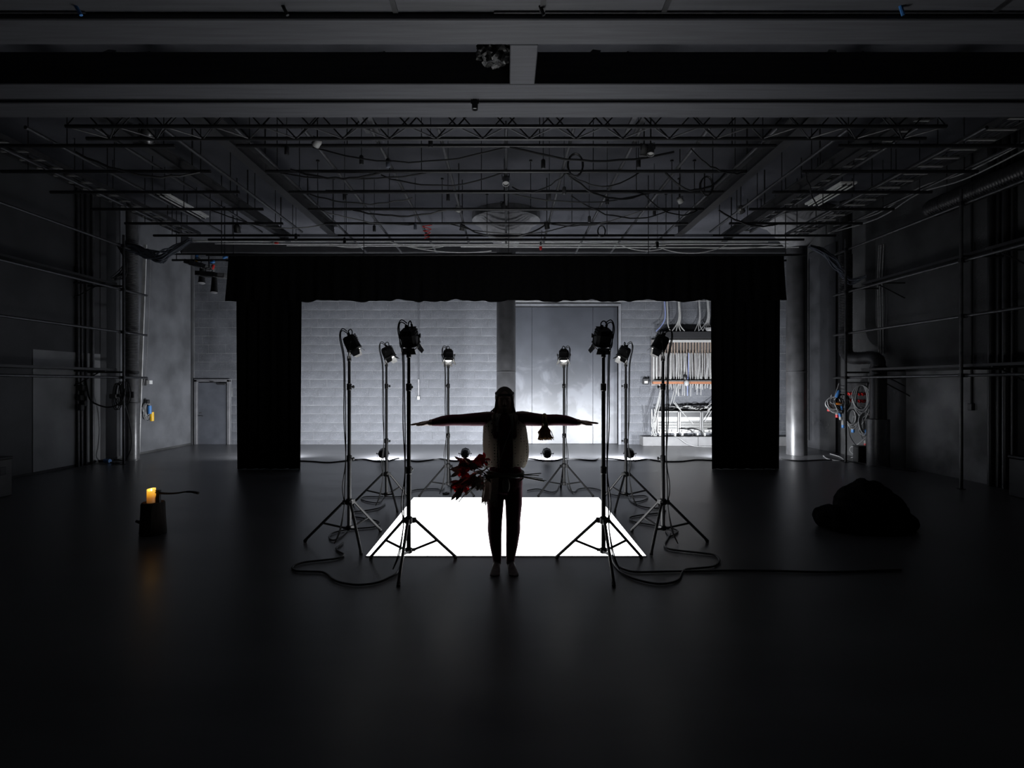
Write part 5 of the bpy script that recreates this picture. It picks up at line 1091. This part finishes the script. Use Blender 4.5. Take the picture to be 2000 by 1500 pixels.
part(pr, 'pouch', MB().ell([(.0, -.135, .745, .02, .012), (.0, -.138, .77, .032, .022), (-.002, -.138, .82, .034, .022), (-.004, -.135, .86, .024, .014)], 16), mat('pale_pouch', (.16, .15, .13), .8, 0, .2, 40.), label='small pale pouch at the waist', local=True)
# arm tassel
at = MB(); sm = mat('straw', (.34, .22, .10), .7, 0, .35, 60.)
ax0 = .353
part(pr, 'arm_wrap', MB().tube([Vector((ax0 + .012 * math.sin(i * .5) + (i - 30) * .0006, .008 + .056 * math.cos(i / 10 * PI), 1.371 + .056 * math.sin(i / 10 * PI))) for i in range(61)], .006, 6), sm, label='straw cord wound round the upper arm', local=True)
for i in range(280):
    s = -1 if i % 2 else 1; a0 = Vector((ax0 + s * .014 + rr.gauss(0, .004), .0 + rr.gauss(0, .006), 1.318)); ln = .118 + rr.uniform(-.012, .014)
    a1 = a0 + Vector((s * .012 + rr.gauss(0, .012), rr.gauss(0, .014), -.5 * ln)); a2 = a0 + Vector((s * .020 + rr.gauss(0, .016), rr.gauss(0, .016), -ln))
    at.tube([a0, a1, a2], [.0042, .0038, .003], 4)
part(pr, 'arm_tassel', at, sm, label='double straw tassel hanging from the arm', kind='stuff', local=True)
part(pr, 'tassel_binding', MB().lathe([(.012, 0), (.016, .01), (.012, .03)], (ax0 - .012, 0, 1.29), n=10).lathe([(.012, 0), (.016, .01), (.012, .03)], (ax0 + .014, 0, 1.29), n=10), sm, local=True)
# ================================================================== BOUQUET tucked into the belt
bq = thing('flower_bouquet', 'bouquet of dark red flowers tucked through the belt', 'bouquet', (-.05, PYY - .155, .80))
yb = PYY - .15
stm = mat('stem_green', (.05, .06, .03), .6, 0, .3, 30.); petr = mat('red_petal', (.80, .02, .04), .5, 0, .35, 40.); leafm = mat('maroon_leaf', (.11, .045, .035), .6, 0, .4, 40.); palem = mat('pale_leaf', (.38, .33, .28), .7, 0, .25, 40.)
rr = random.Random(12); heads = []
for k in range(9):
    x1 = (.31, .357, .34, .29, .325, .12, .11, .10, .12)[k]; z1 = (.905, .84, .833, .885, .855, .87, .83, .90, .845)[k]
    hx_, hz_ = [(-.36, .955), (-.30, .985), (-.25, .93), (-.33, .85), (-.40, .80), (-.35, .72), (-.42, .66), (-.22, .80), (-.20, .97)][k]
    q = spline([(x1, yb + .02, z1), (.15, yb - .012 + .004 * k, .885 + (z1 - .865) * .35), (-.02, yb - .02 + .004 * k, .885), (-.16, yb - .015, .885 + rr.uniform(-.02, .02)), (hx_ * .75, yb, (hz_ + .89) / 2), (hx_, yb - .02 + rr.uniform(-.04, .05), hz_)], 4)
    part(bq, 'stem', MB().tube(q, .0045, 5), stm); heads.append(q[-1])
def petal_mesh(mb, c, d, L_, w_, cup=.3):
    d = d.normalized(); a = d.cross(Vector((rr.uniform(-.7, .7), -1, rr.uniform(-.7, .7)))).normalized(); b = a.cross(d); pts = []
    for t, ww in ((0, .15), (.25, .7), (.55, 1.), (.8, .7), (1, .06)):
        pts.append((c + d * (L_ * t) + b * (cup * L_ * t * t), ww * w_ / 2))
    ring = [[p - a * w2, p + b * (-.12 * w2), p + a * w2, p + b * (-.12 * w2 + .0025)] for p, w2 in pts]; mb.loft(ring)
reds = [(905, 908), (946, 897), (900, 921), (908, 923), (930, 939), (910, 950), (897, 956), (933, 900), (893, 951)]
for k, (px, py) in enumerate(reds):
    c = Wp(px, py, yb - .03 + .02 * (k % 3)); f = MB()
    for i in range(7):
        a = 2 * PI * i / 7 + k; petal_mesh(f, c, Vector((math.cos(a) * .7 - .3, .5 * math.sin(a * 1.3), math.sin(a) * .7)), .046 + .012 * (k % 2), .038, .5)
    f.sphere(c, .012, 8, 6); part(bq, 'flower', f, petr)
lv = [(915, 900, -1, .2), (925, 905, -.9, .5), (935, 912, -1, .1), (905, 912, -1, -.2), (900, 920, -.9, -.5), (918, 918, -1, .4), (928, 925, -.6, -.7), (912, 930, -.8, -.6), (940, 925, -.4, -.9), (905, 940, -.8, -.7), (900, 952, -.6, -.9), (915, 948, -.3, -1), (920, 910, -.7, .8), (945, 910, -.7, .5), (952, 908, -.6, .6), (938, 906, -.8, .4), (908, 904, -1, .6), (930, 916, -1, 0), (922, 936, -.9, -.4), (914, 942, -1, -.6), (897, 958, -.7, -.8), (943, 914, -.9, .3), (936, 932, -.6, -.8), (925, 930, -1, -.1), (948, 918, -1, -.3), (926, 920, .2, .9), (912, 922, -.2, 1)]
for k in range(38):
    a = rr.uniform(0, 2 * PI); q = rr.random() ** .6; px, py = 930 + 24 * q * math.cos(a), 923 + 15 * q * math.sin(a)
    if k % 5 == 0: px, py = 905 + rr.uniform(-9, 9), 945 + rr.uniform(-8, 14)
    lv.append((px, py, -.6 + .8 * math.cos(a), -.15 - .6 * math.sin(a)))
for k, (px, py, dx, dz) in enumerate(lv):
    c = Wp(px, py, yb + rr.uniform(-.05, .06)); f = MB(); petal_mesh(f, c, Vector((dx, rr.uniform(-.5, .5), dz)), .095 + .04 * rr.random(), .028 + .014 * rr.random(), rr.uniform(-.2, .3)); part(bq, 'leaf', f, leafm if k % 4 else palem)
for k, (px, py) in enumerate(((934, 936), (928, 944), (938, 948))):
    f = MB(); c = Wp(px, py, yb - .03)
    for i in range(9): a = 2 * PI * i / 9; petal_mesh(f, c, Vector((math.cos(a), -.4, math.sin(a) - .3)), .05, .018, .2)
    part(bq, 'pale_flower', f, palem)
